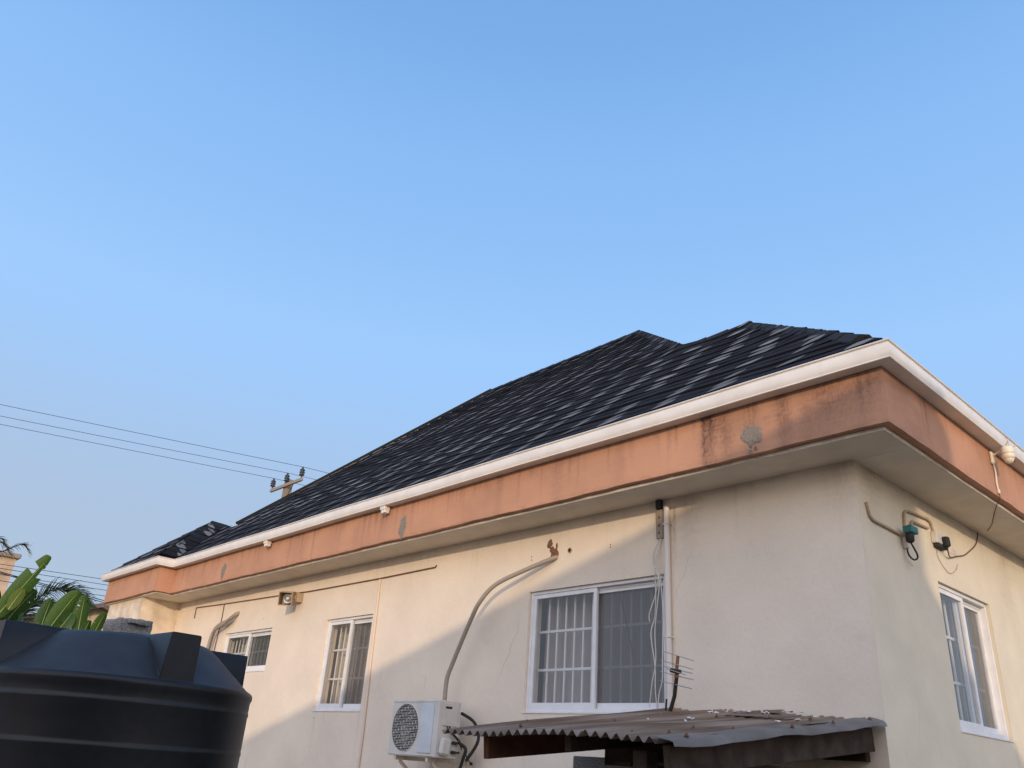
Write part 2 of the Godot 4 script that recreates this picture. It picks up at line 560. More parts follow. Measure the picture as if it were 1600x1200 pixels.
func painted_fascia(long: float, w: int, h: int, seed_: int) -> StandardMaterial3D:
	var mask := PackedFloat32Array()
	mask.resize(w * h)
	var n := FastNoiseLite.new()
	n.seed = seed_ * 13
	n.frequency = 0.07
	var sx := w / long
	rng.seed = 400 + seed_
	for k in int(long * 9.0):
		stain(mask, w, h, rng.randf() * w, 0.0, rng.randf_range(0.15, 1.1) * h, rng.randf_range(1.0, 4.0), rng.randf_range(0.06, 0.42), n)
	if seed_ == 3:
		# dark patches near the corner and the black run left of the first mortar patch (u from the house corner)
		for s in [[0.22, 26.0, 0.22], [0.55, 22.0, 0.25], [0.85, 16.0, 0.30], [1.10, 7.0, 0.30], [1.53, 9.0, 1.0], [1.60, 3.5, 0.9], [2.55, 10.0, 0.25], [3.4, 12.0, 0.3], [4.3, 8.0, 0.3], [7.0, 4.0, 0.35], [8.3, 4.0, 0.4], [9.0, 3.0, 0.3]]:
			stain(mask, w, h, s[0] * sx, -6.0, h * 1.25, s[1], s[2], n)
		for k in 30:
			stain(mask, w, h, rng.randf_range(0.0, 1.7) * sx, rng.randf_range(-0.2, 0.6) * h, rng.randf_range(0.7, 1.5) * h, rng.randf_range(3.0, 16.0), rng.randf_range(0.08, 0.26), n)
		for k in 40:
			stain(mask, w, h, rng.randf_range(2.0, 13.0) * sx, -4.0, rng.randf_range(0.3, 0.9) * h, rng.randf_range(1.5, 7.0), rng.randf_range(0.15, 0.40), n)
	if seed_ == 4:
		for s in [[0.3, 40.0, 0.25], [0.75, 16.0, 0.2]]:
			stain(mask, w, h, s[0] * sx, -6.0, h * 1.3, s[1], s[2], n)
	for k in int(long * 2.5):
		stain(mask, w, h, rng.randf() * w, rng.randf_range(-0.3, 0.5) * h, rng.randf_range(0.8, 1.6) * h, rng.randf_range(8.0, 26.0), rng.randf_range(0.04, 0.13), n)
	for x in w:
		# grime along the lower edge
		for y in range(int(h * 0.9), h):
			mask[y * w + x] += 0.25 * maxf(0.0, n.get_noise_2d(x * 0.5, y) + 0.2) * (y - h * 0.9) / (h * 0.1)
	return weathered(w, h, lin(0.515, 0.278, 0.175), lin(0.085, 0.045, 0.035), mask, 0.07, 80 + seed_)


# ---------------------------------------------------------------- ground
func make_ground() -> void:
	var st := fresh()
	flat(st)
	face(st, [Vector3(-400, 0, -400), Vector3(400, 0, -400), Vector3(400, 0, 400), Vector3(-400, 0, 400)], Vector3.UP)
	var g := obj("ground", st, M.ground, self)
	g.set_meta("kind", "structure")
	tag(g, "bare sandy compound ground around the house", "ground")


# ---------------------------------------------------------------- the house
# wall in the plane through o along u, outside towards n; holes are [u0, u1, v0, v1] in metres along u and y
func wall(called: String, o: Vector3, u: Vector3, n: Vector3, wide: float, y0: float, y1: float, holes: Array, material: Material, tall := 0.0, thick := 0.2) -> MeshInstance3D:
	var st := fresh()
	flat(st)
	var us := [0.0, wide]
	var ys := [y0, y1]
	for hl in holes:
		us.append_array([hl[0], hl[1]])
		ys.append_array([hl[2], hl[3]])
	us.sort()
	ys.sort()
	var at := func(a: float, y: float, dep: float) -> Vector3: return o + u * a + Vector3.UP * y - n * dep
	for i in us.size() - 1:
		for j in ys.size() - 1:
			var a0: float = us[i]
			var a1: float = us[i + 1]
			var b0: float = ys[j]
			var b1: float = ys[j + 1]
			if a1 - a0 < 1e-5 or b1 - b0 < 1e-5:
				continue
			var open := false
			for hl in holes:
				if (a0 + a1) * 0.5 > hl[0] and (a0 + a1) * 0.5 < hl[1] and (b0 + b1) * 0.5 > hl[2] and (b0 + b1) * 0.5 < hl[3]:
					open = true
			if open:
				continue
			var uv := []
			for q in [[a0, b0], [a1, b0], [a1, b1], [a0, b1]]:
				uv.append(Vector2(q[0] / wide, (y1 - q[1]) / (tall if tall > 0.0 else y1 - y0)))
			face(st, [at.call(a0, b0, 0.0), at.call(a1, b0, 0.0), at.call(a1, b1, 0.0), at.call(a0, b1, 0.0)], n, Color.WHITE, uv)
			face(st, [at.call(a0, b0, thick), at.call(a1, b0, thick), at.call(a1, b1, thick), at.call(a0, b1, thick)], -n, Color.WHITE, uv)
	for hl in holes + [[0.0, wide, y0, y1]]:
		var inner: float = 1.0 if hl[1] - hl[0] < wide else -1.0
		var uv4 := [Vector2(0.3, 0.6), Vector2(0.31, 0.6), Vector2(0.31, 0.61), Vector2(0.3, 0.61)]
		var edges := [[hl[0], hl[2], hl[0], hl[3], u], [hl[1], hl[2], hl[1], hl[3], -u], [hl[0], hl[2], hl[1], hl[2], Vector3.UP], [hl[0], hl[3], hl[1], hl[3], Vector3.DOWN]]
		if inner < 0.0:
			edges = edges.slice(2)          # walls meet at their ends
		for e in edges:
			face(st, [at.call(e[0], e[1], 0.0), at.call(e[2], e[3], 0.0), at.call(e[2], e[3], thick), at.call(e[0], e[1], thick)], e[4] * inner, Color.WHITE, uv4)
	return obj(called, st, material, house)


func build_house() -> void:
	house = thing("house", "long cream bungalow with black tiled hip roof, terracotta fascia and white gutter", "house", Vector3.ZERO)
	var x := Vector3.RIGHT
	var z := Vector3.BACK
	var o := Vector3(0, EY, 0)
	var top := SOF + 0.035
	# front wall, u runs from the corner to the left
	var w1 := [1.927, 3.745, 0.517, 1.737]
	var w2 := [6.783, 7.967, 0.517, 1.737]
	var w3 := [9.618, 11.316, 1.094, 1.737]
	var wr := [1.401, 2.600, 0.517, 1.737]
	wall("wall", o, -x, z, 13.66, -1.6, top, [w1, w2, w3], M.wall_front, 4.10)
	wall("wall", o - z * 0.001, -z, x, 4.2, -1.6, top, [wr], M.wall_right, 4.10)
	wall("wall", p(-13.66, 0, 0.0), z, x, 0.731, -1.6, top, [], M.cream)
	wall("wall", p(-13.662, 0, 0.733), -x, z, 1.86, -1.6, top, [], M.cream)
	wall("wall", p(-15.522, 0, 0.731), -z, -x, 13.2, -1.6, top, [], M.cream)
	wall("wall", p(-0.002, 0, -4.201), -x, -z, 1.0, -1.6, top, [], M.cream)
	wall("wall", p(-1.0, 0, -4.4), -z, x, 8.0, -1.6, top, [], M.cream)
	wall("wall", p(-0.9, 0, -12.42), -x, -z, 14.6, -1.6, top, [], M.cream)
	# ceiling and partition so that the rooms are closed and dim
	var st := fresh()
	bx(st, p(-15.4, 2.40, -12.3), p(-1.25, 2.44, -0.25))
	bx(st, p(-1.2, 2.40, -4.0), p(-0.25, 2.44, -0.25))
	bx(st, p(-15.4, -1.0, -3.6), p(-1.25, 2.39, -3.5))
	bx(st, p(-5.3, -1.0, -3.45), p(-5.2, 2.39, -0.3))
	bx(st, p(-8.9, -1.0, -3.45), p(-8.8, 2.39, -0.3))
	bx(st, p(-15.3, -1.1, -12.2), p(-1.25, -1.02, -0.3))
	bx(st, p(-1.2, -1.1, -4.0), p(-0.25, -1.02, -0.3))
	obj("room_partition", st, M.inside, house)
	# soffit boards, one per side, their outer edge showing below the fascia
	var so := OV - 0.075
	for s in [[-12.93, so, -0.01, so], [-0.01, so, -4.3, -0.012], [-13.665, -12.932, -0.01, 0.775], [-15.6, -13.667, 0.72, 0.775]]:
		st = fresh()
		bx(st, p(s[0], SOF, s[2]), p(s[1], SOF + 0.022, s[3]), 0.003)
		obj("soffit", st, M.soffit, house)
	for s in [[[-12.93, so], [so, so]], [[so, so], [so, -4.3]], [[-13.60, 0.779], [-12.925, 0.779]]]:
		st = fresh()
		bar(st, p(s[0][0], SOF + 0.008, s[0][1]), p(s[1][0], SOF + 0.008, s[1][1]), 0.018, 0.034, Vector3.UP, 0.003)
		obj("soffit_trim", st, M.trim, house)
	# fascia beam
	fascia(p(OV, 0, OV), -x, z, 13.396, M.fascia_front, 13.5)
	fascia(p(OV, 0, OV - 0.001), -z, x, 5.2, M.fascia_right, 5.4)
	fascia(p(-12.857, 0, OV + 0.0), z, x, 0.304, M.fascia_bump, 3.4)
	fascia(p(-12.858, 0, 0.845), -x, z, 2.772, M.fascia_bump, 3.4)
	fascia(p(-15.63, 0, 0.844), -z, -x, 13.5, M.clay, 0.0)
	# the bright arris where the two faces of the fascia meet
	# mortar patches where fixings were knocked out
	for s in [[-0.591, 2.645, 0.088], [-5.554, 2.625, 0.080], [-10.695, 2.665, 0.080]]:
		st = fresh()
		blot(st, p(s[0], s[1], OV + 0.003), s[2], 0.007, 1.15 if s[0] > -1.0 else 1.5)
		obj("mortar_patch", st, M.mortar, house)
		for q in 3:
			st = fresh()
			blot(st, p(s[0] + rng.randf_range(-0.03, 0.03), s[1] - 0.10 - 0.025 * q, OV + 0.002), rng.randf_range(0.01, 0.02), 0.006, 1.6)
			obj("mortar_crumb", st, M.mortar, house)
	gutters()
	roof()
	window(o, -x, z, w1, "wide", M.curtain)
	window(o, -x, z, w2, "tall", M.curtain_gold)
	window(o, -x, z, w3, "low", M.curtain_gold)
	window(o, -z, x, wr, "tall", M.curtain_brown)


func blot(st: SurfaceTool, c: Vector3, r: float, depth: float, tall: float) -> void:
	flat(st)
	var n := 26
	var rings := []
	var ragged := []
	for k in n:
		ragged.append(r * (1.0 + 0.14 * sin(k * TAU * 2.0 / n + c.x * 7.0) + 0.11 * sin(k * TAU * 5.0 / n + c.x * 3.0) + rng.randf_range(-0.07, 0.06)))
	for j in 4:
		var f: float = [1.0, 0.84, 0.58, 0.28][j]
		var ring := []
		for k in n:
			var a := TAU * k / n
			var rr: float = ragged[k] * f
			ring.append(c + Vector3(cos(a) * rr, sin(a) * rr * tall, 0.0 if j == 0 else depth * rng.randf_range(0.15, 1.0)))
		rings.append(ring)
	for j in 3:
		for k in n:
			var k2 := (k + 1) % n
			face(st, [rings[j][k], rings[j][k2], rings[j + 1][k2]], Vector3.BACK)
			face(st, [rings[j][k], rings[j + 1][k2], rings[j + 1][k]], Vector3.BACK)
	for k in n:
		face(st, [rings[3][k], rings[3][(k + 1) % n], c + Vector3(0, 0, depth * 0.4)], Vector3.BACK)


func fascia(o: Vector3, u: Vector3, n: Vector3, wide: float, material: Material, long: float) -> void:
	var st := fresh()
	flat(st)
	var y0 := FB
	var y1 := GT - 0.03
	var th := 0.065
	var segs := int(wide / 0.25) + 1
	for i in segs:
		var a0 := wide * i / segs
		var a1 := wide * (i + 1) / segs
		# the plastered lower edge is a little uneven
		var e0 := 0.004 * sin(a0 * 3.1) + 0.003 * sin(a0 * 11.0)
		var e1 := 0.004 * sin(a1 * 3.1) + 0.003 * sin(a1 * 11.0)
		if i == 0:
			e0 = 0.0
		if i == segs - 1:
			e1 = 0.0
		var uv := []
		for q in [[a0, 1.0], [a1, 1.0], [a1, 0.0], [a0, 0.0]]:
			uv.append(Vector2(q[0] / maxf(long, 1.0), q[1]))
		var b0 := o + u * a0 + Vector3.UP * (y0 + e0)
		var b1 := o + u * a1 + Vector3.UP * (y0 + e1)
		var t0 := o + u * a0 + Vector3.UP * y1
		var t1 := o + u * a1 + Vector3.UP * y1
		face(st, [b0, b1, t1, t0], n, Color.WHITE, uv)
		face(st, [b0, b1, b1 - n * th, b0 - n * th], Vector3.DOWN, Color.WHITE, [uv[0], uv[1], uv[1], uv[0]])
		face(st, [b0 - n * th, b1 - n * th, t1 - n * th, t0 - n * th], -n, Color.WHITE, uv)
	obj("fascia", st, material, house)


# moulded gutter swept along the eaves with mitred corners
func gutters() -> void:
	var prof := [Vector2(0.003, 2.932), Vector2(0.112, 2.925), Vector2(0.121, 2.926), Vector2(0.124, 2.931), Vector2(0.121, 2.937), Vector2(0.118, 2.939), Vector2(0.121, 2.945), Vector2(0.128, 2.960), Vector2(0.1315, 2.985), Vector2(0.1315, 3.015), Vector2(0.128, 3.040), Vector2(0.121, 3.054), Vector2(0.122, 3.059), Vector2(0.134, 3.062), Vector2(0.137, 3.070), Vector2(0.132, 3.076), Vector2(0.117, 3.075), Vector2(0.112, 3.064), Vector2(0.117, 3.010), Vector2(0.110, 2.965), Vector2(0.100, 2.944), Vector2(0.010, 2.944), Vector2(0.006, 3.06), Vector2(0.003, 3.06)]
	# path of the fascia line: points (x, z) and the outward side of each leg
	var path := [Vector2(OV, -4.9), Vector2(OV, OV), Vector2(-12.857, OV), Vector2(-12.857, 0.845), Vector2(-15.63, 0.845), Vector2(-15.63, -12.6)]
	var outs := [Vector2(1, 0), Vector2(0, 1), Vector2(1, 0), Vector2(0, 1), Vector2(-1, 0)]
	var made := []
	for k in path.size() - 1:
		var st := fresh()
		var here: Vector2 = outs[k]
		var a: Vector2 = path[k]
		var b: Vector2 = path[k + 1]
		var before: Vector2 = outs[k - 1] if k > 0 else Vector2.ZERO
		var after: Vector2 = outs[k + 1] if k < outs.size() - 1 else Vector2.ZERO
		var segs := maxi(1, int(a.distance_to(b) / 0.9))
		var dirn := (b - a).normalized()
		for s in segs:
			for i in prof.size():
				var q0: Vector2 = prof[i]
				var q1: Vector2 = prof[(i + 1) % prof.size()]
				var pts := []
				for e in [[s, q0], [s + 1, q0], [s + 1, q1], [s, q1]]:
					var q: Vector2 = e[1]
					var t := float(e[0]) / segs
					var mid := a.lerp(b, t) + here * q.x
					if e[0] == 0:
						mid += before * q.x
					if e[0] == segs:
						mid += after * q.x
					# a touch of sag between brackets
					var sag := 0.004 * sin(t * segs * 1.7 + k) if e[0] != 0 and e[0] != segs else 0.0
					pts.append(p(mid.x, q.y + sag, mid.y))
				var tv := q1 - q0
				flat(st)
				if i >= 6 and i <= 10:
					smooth(st)
				face(st, pts, Vector3(here.x * tv.y, -tv.x, here.y * tv.y))
		made.append(obj("gutter", st, M.gutter, house))
	# joints: sleeves a hair proud of the gutter
	for j in [[1, 0.40], [1, 3.55], [1, 8.2], [0, 2.3]]:
		var st := fresh()
		var k: int = j[0]
		var here: Vector2 = outs[k]
		var start: Vector2 = path[k] if k == 1 else path[1]
		var d: Vector2 = Vector2(-1, 0) if k == 1 else Vector2(0, -1)
		for i in range(1, 13):
			var q0: Vector2 = prof[i]
			var q1: Vector2 = prof[i + 1]
			var tv := (q1 - q0).normalized()
			var nn := Vector2(tv.y, -tv.x) * 0.0025
			var pts := []
			for e in [[0.0, q0], [0.022, q0], [0.022, q1], [0.0, q1]]:
				var q: Vector2 = e[1] + nn
				var m2: Vector2 = start + d * (j[1] + e[0]) + here * q.x
				pts.append(p(m2.x, q.y, m2.y))
			flat(st)
			face(st, pts, Vector3(here.x * tv.y, -tv.x, here.y * tv.y))
		obj("gutter_joint", st, M.gutter, made[k])
	# outlets for down pipes
	for xo in [-5.911, -9.11]:
		var st := fresh()
		box(st, p(xo, 2.905, GX - 0.065), Vector3(0.11, 0.055, 0.09), Basis.IDENTITY, 0.006)
		box(st, p(xo + 0.01, 2.862, GX - 0.065), Vector3(0.085, 0.06, 0.075), Basis(Vector3.BACK, 0.12), 0.006)
		obj("gutter_outlet", st, M.gutter, made[1])


func window(o: Vector3, u: Vector3, n: Vector3, hole: Array, kind: String, cloth: Material) -> void:
	var a0: float = hole[0]
	var a1: float = hole[1]
	var y0: float = hole[2]
	var y1: float = hole[3]
	var at := func(a: float, y: float, dep: float) -> Vector3: return o + u * a + Vector3.UP * y - n * dep
	var b := Basis(u, Vector3.UP, -n)
	var rect := func(st: SurfaceTool, l: float, r: float, lo: float, hi: float, d0: float, d1: float, bev := 0.002) -> void:
		d0 += 0.024
		d1 += 0.024
		box(st, at.call((l + r) * 0.5, (lo + hi) * 0.5, (d0 + d1) * 0.5), Vector3(r - l, hi - lo, d1 - d0), b, bev)
	# outer frame
	var st := fresh()
	var f := 0.034
	rect.call(st, a0 + 0.002, a0 + f, y0 + 0.002, y1 - 0.002, 0.008, 0.10)
	rect.call(st, a1 - f, a1 - 0.002, y0 + 0.002, y1 - 0.002, 0.008, 0.10)
	rect.call(st, a0 + f + 0.001, a1 - f - 0.001, y0 + 0.002, y0 + f, 0.005, 0.102)
	rect.call(st, a0 + f + 0.001, a1 - f - 0.001, y1 - f, y1 - 0.002, 0.005, 0.102)
	# sill and track lips
	rect.call(st, a0 - 0.002, a1 + 0.002, y0 - 0.016, y0 - 0.001, -0.034, 0.04)
	rect.call(st, a0 + f + 0.001, a1 - f - 0.001, y1 - f - 0.026, y1 - f - 0.001, 0.052, 0.058)
	var frame := obj("window", st, M.frame, house)
	# the tall hairline gap of dark mastic around the frame, standing in the joint
	var mid := (a0 + a1) * 0.5
	# u runs to the viewer's left on both walls' left parts: sash nearer the left end of the window is the outer one
	var left_is_far := n.z > 0.5
	var outer := [mid - 0.035, a1 - f - 0.001] if left_is_far else [a0 + f + 0.001, mid + 0.035]
	var inner := [a0 + f + 0.001, mid + 0.035] if left_is_far else [mid - 0.035, a1 - f - 0.001]
	for s in [[outer, 0.014, 0.044], [inner, 0.058, 0.088]]:
		var l: float = s[0][0]
		var r: float = s[0][1]
		var d0: float = s[1]
		var d1: float = s[2]
		var lo := y0 + f + 0.001
		var hi := y1 - f - 0.001 - (0.0 if d0 < 0.05 else 0.012)
		var k := 0.042
		st = fresh()
		rect.call(st, l, l + k, lo, hi, d0, d1)
		rect.call(st, r - k, r, lo, hi, d0, d1)
		rect.call(st, l + k, r - k, lo, lo + k + 0.012, d0 + 0.001, d1 - 0.001)
		rect.call(st, l + k, r - k, hi - k, hi, d0 + 0.001, d1 - 0.001)
		obj("sash", st, M.frame, frame)
		st = fresh()
		flat(st)
		var gd := (d0 + d1) * 0.5 + 0.024
		face(st, [at.call(l + k - 0.004, lo + k, gd), at.call(r - k + 0.004, lo + k, gd), at.call(r - k + 0.004, hi - k, gd), at.call(l + k - 0.004, hi - k, gd)], n)
		obj("pane", st, M.glass, frame)
		if d0 > 0.05:
			st = fresh()
			flat(st)
			face(st, [at.call(l + k - 0.004, lo + k, d1 + 0.030), at.call(r - k + 0.004, lo + k, d1 + 0.030), at.call(r - k + 0.004, hi - k, d1 + 0.030), at.call(l + k - 0.004, hi - k, d1 + 0.030)], n)
			obj("insect_screen", st, M.gauze, frame)
	# burglar bars behind the glass
	var count := int((a1 - a0) / 0.138)
	for k in count:
		var a := lerpf(a0 + 0.09, a1 - 0.09, (k + 0.5) / count)
		st = fresh()
		rect.call(st, a - 0.0095, a + 0.0095, y0 + 0.03, y1 - 0.06, 0.140, 0.156)
		obj("burglar_bar", st, M.bars, frame)
	for t in ([0.345, 0.665] if kind != "low" else [0.5]):
		st = fresh()
		var yy := lerpf(y0, y1, t)
		rect.call(st, a0 + 0.02, a1 - 0.02, yy - 0.013, yy + 0.013, 0.128, 0.139)
		obj("burglar_bar", st, M.bars, frame)
	if kind == "wide":
		st = fresh()
		tube(st, [at.call(2.578, 1.66, 0.128), at.call(2.47, 1.30, 0.126), at.call(2.37, 0.938, 0.128)], 0.005, 6)
		obj("cord", st, M.rubber, frame)
	# curtains hung inside
	var spans := [[a0 - 0.02, a1 + 0.02]]
	if kind == "tall" and left_is_far:
		spans = [[mid + 0.27, a1 + 0.02], [a0 - 0.02, mid - 0.02]]
	elif kind == "low":
		spans = [[mid + 0.55, a1 + 0.02]]
	elif not left_is_far:
		spans = [[a0 + 0.24, mid - 0.02], [mid + 0.24, a1 + 0.05]]
	for s in spans:
		st = fresh()
		smooth(st)
		var nn := int((s[1] - s[0]) / 0.022)
		for k in nn:
			var c0 := lerpf(s[0], s[1], float(k) / nn)
			var c1 := lerpf(s[0], s[1], float(k + 1) / nn)
			var rows := 5
			for j in rows:
				var q := []
				for e in [[c0, j], [c1, j], [c1, j + 1], [c0, j + 1]]:
					var t := float(e[1]) / rows
					var fold := 0.34 + 0.04 * sin(e[0] * 33.0 + 0.8 * sin(e[0] * 7.0)) + 0.03 * sin(e[0] * 13.0 + t * 1.3)
					q.append(at.call(e[0], lerpf(y0 - 0.15, y1 + 0.1, t), fold))
				face(st, q, n)
		obj("curtain", st, cloth, frame)


# ---------------------------------------------------------------- roof
func roof_y(z: float) -> float:
	return GT + (GX - z) * SLOPE


# tiled slope: poly in (along eave, up slope) metres; curl lines are hips where the tiles are dressed upwards
func tile_slope(o: Vector3, u: Vector3, v: Vector3, poly: PackedVector2Array, curls: Array, single: bool, phase := 0.0) -> void:
	var n := u.cross(v).normalized()
	if n.y < 0.0:
		n = -n
	o -= n * 0.026
	var st := fresh()
	flat(st)
	sheet(st, poly, func(q: Vector2) -> Vector3: return o + u * q.x + v * q.y - n * 0.015, n)
	obj("roof_deck", st, M.deck, house)
	var lo := Vector2(1e9, 1e9)
	var hi := Vector2(-1e9, -1e9)
	for q in poly:
		lo = lo.min(q)
		hi = hi.max(q)
	var course := 0.37
	var long := 1.30
	var joined := fresh()
	var wander := phase
	for r in int(ceil((hi.y - lo.y) / course)):
		var v0 := lo.y + r * course
		wander += rng.randf_range(-0.02, 0.07)
		if r % 9 == 8:
			wander += 0.33
		for k in range(-2, int((hi.x - lo.x) / long) + 2):
			var u0 := lo.x + fposmod(wander, long) + k * long
			var one := joined if not single else fresh()
			var any := tile(one, o, u, v, n, poly, curls, u0, v0, long, course)
			if any and single:
				obj("roof_tile", one, M.tile, house)
	if not single:
		var j := obj("roof_tile", joined, M.tile, house)
		j.set_meta("kind", "stuff")


func tile(st: SurfaceTool, o: Vector3, u: Vector3, v: Vector3, n: Vector3, poly: PackedVector2Array, curls: Array, u0: float, v0: float, long: float, course: float) -> bool:
	var any := false
	var half := course * 0.5
	var tone := rng.randf_range(0.85, 1.2)
	for s in 2:
		var vs := v0 + s * half
		var j0 := rng.randf_range(-0.025, 0.025)
		# each edge between tabs: place, lean across the strip, bulge towards the right
		var edges := [[0.0, 0.0, 0.0], [long, 0.0, 0.0]]
		var light_from := []
		for l in [[0.20, 0.17], [0.82, 0.16]]:
			if rng.randf() < (0.07 if s == 0 else 0.22):
				continue
			var c: float = l[0] + j0 + (0.05 if s == 1 else 0.0)
			var w: float = l[1] * rng.randf_range(0.7, 1.2) * (1.0 if s == 0 else 0.85)
			edges.append([c - w * 0.5 + rng.randf_range(-0.02, 0.02), -0.05, -0.022])
			edges.append([c + w * 0.5 + rng.randf_range(-0.02, 0.02), -0.05, 0.022])
			light_from.append(edges[-2][0])
		for c in [0.50, 1.14]:
			edges.append([c + rng.randf_range(-0.03, 0.03), -0.10, 0.0])
		edges.sort_custom(func(p0: Array, p1: Array) -> bool: return p0[0] < p1[0])
		for i in edges.size() - 1:
			var e0: Array = edges[i]
			var e1: Array = edges[i + 1]
			var is_light: bool = e0[0] in light_from
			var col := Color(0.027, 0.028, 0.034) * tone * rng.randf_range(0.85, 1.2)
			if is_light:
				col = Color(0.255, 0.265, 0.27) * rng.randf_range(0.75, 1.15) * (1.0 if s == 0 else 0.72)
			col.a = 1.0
			var lift := rng.randf_range(-0.001, 0.002) + (0.0015 if is_light else 0.0)
			var base := PackedVector2Array()
			var steps := 5
			for k in steps:
				var t := float(k) / (steps - 1)
				base.append(Vector2(u0 + e0[0] + e0[1] * (t - 0.5) + e0[2] * sin(PI * t), vs + half * t))
			for k in steps:
				var t := 1.0 - float(k) / (steps - 1)
				base.append(Vector2(u0 + e1[0] + e1[1] * (t - 0.5) + e1[2] * sin(PI * t), vs + half * t))
			for cut in Geometry2D.intersect_polygons(base, poly):
				if cut[0].x > 13.05 and cut[0].x < 13.45 and v0 > 1.2 and poly.size() > 6:
					continue
				any = true
				var to3 := func(q: Vector2) -> Vector3:
					var t := clampf((q.y - vs) / half, 0.0, 1.0)
					var hgt := (lerpf(0.022, 0.011, t) if s == 0 else lerpf(0.016, 0.003, t)) + lift + 0.0045 * sin(q.x * 9.7 + vs * 2.0)
					for cl in curls:
						var d: float = q.distance_to(Geometry2D.get_closest_point_to_segment(q, cl[0], cl[1]))
						if d < 0.55:
							hgt += cl[2] * (1.0 - d / 0.55) * (1.0 - d / 0.55)
					return o + u * q.x + v * q.y + n * hgt
				var fine: PackedVector2Array = cut
				flat(st)
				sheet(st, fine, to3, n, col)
				for e in fine.size():
					var qa := fine[e]
					var qb := fine[(e + 1) % fine.size()]
					if absf(qa.y - vs) < 1e-4 and absf(qb.y - vs) < 1e-4:
						var pa: Vector3 = to3.call(qa)
						var pb: Vector3 = to3.call(qb)
						var drop := 0.024 if s == 0 else 0.006
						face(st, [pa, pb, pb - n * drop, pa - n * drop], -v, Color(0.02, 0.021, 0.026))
	return any


# folded caps over a ridge or hip; k is the fall to either side
func caps(a: Vector3, b: Vector3, k: float) -> void:
	var d := (b - a).normalized()
	var side := d.cross(Vector3.UP).normalized()
	var up := side.cross(d).normalized()
	var count := int(ceil(a.distance_to(b) / 0.38))
	for i in count:
		var q0 := a.lerp(b, float(i) / count) - d * 0.03
		var q1 := a.lerp(b, float(i + 1) / count)
		var st := fresh()
		flat(st)
		var sec := [[-0.115, -0.115 * k + 0.010], [-0.11, -0.11 * k + 0.024], [-0.035, 0.020], [0.035, 0.020], [0.11, -0.11 * k + 0.024], [0.115, -0.115 * k + 0.010]]
		for j in sec.size() - 1:
			var s0 = sec[j]
			var s1 = sec[j + 1]
			var tilt := 0.014
			var m := up + side * signf(s0[0] + s1[0]) * 0.4
			face(st, [q0 + side * s0[0] + up * (s0[1] + tilt), q0 + side * s1[0] + up * (s1[1] + tilt), q1 + side * s1[0] + up * s1[1], q1 + side * s0[0] + up * s0[1]], m)
		var e0 := []
		for s0 in sec:
			e0.append(q0 + side * s0[0] + up * (s0[1] + 0.014))
		face(st, e0, -d)
		obj("ridge_cap", st, M.cap, house)


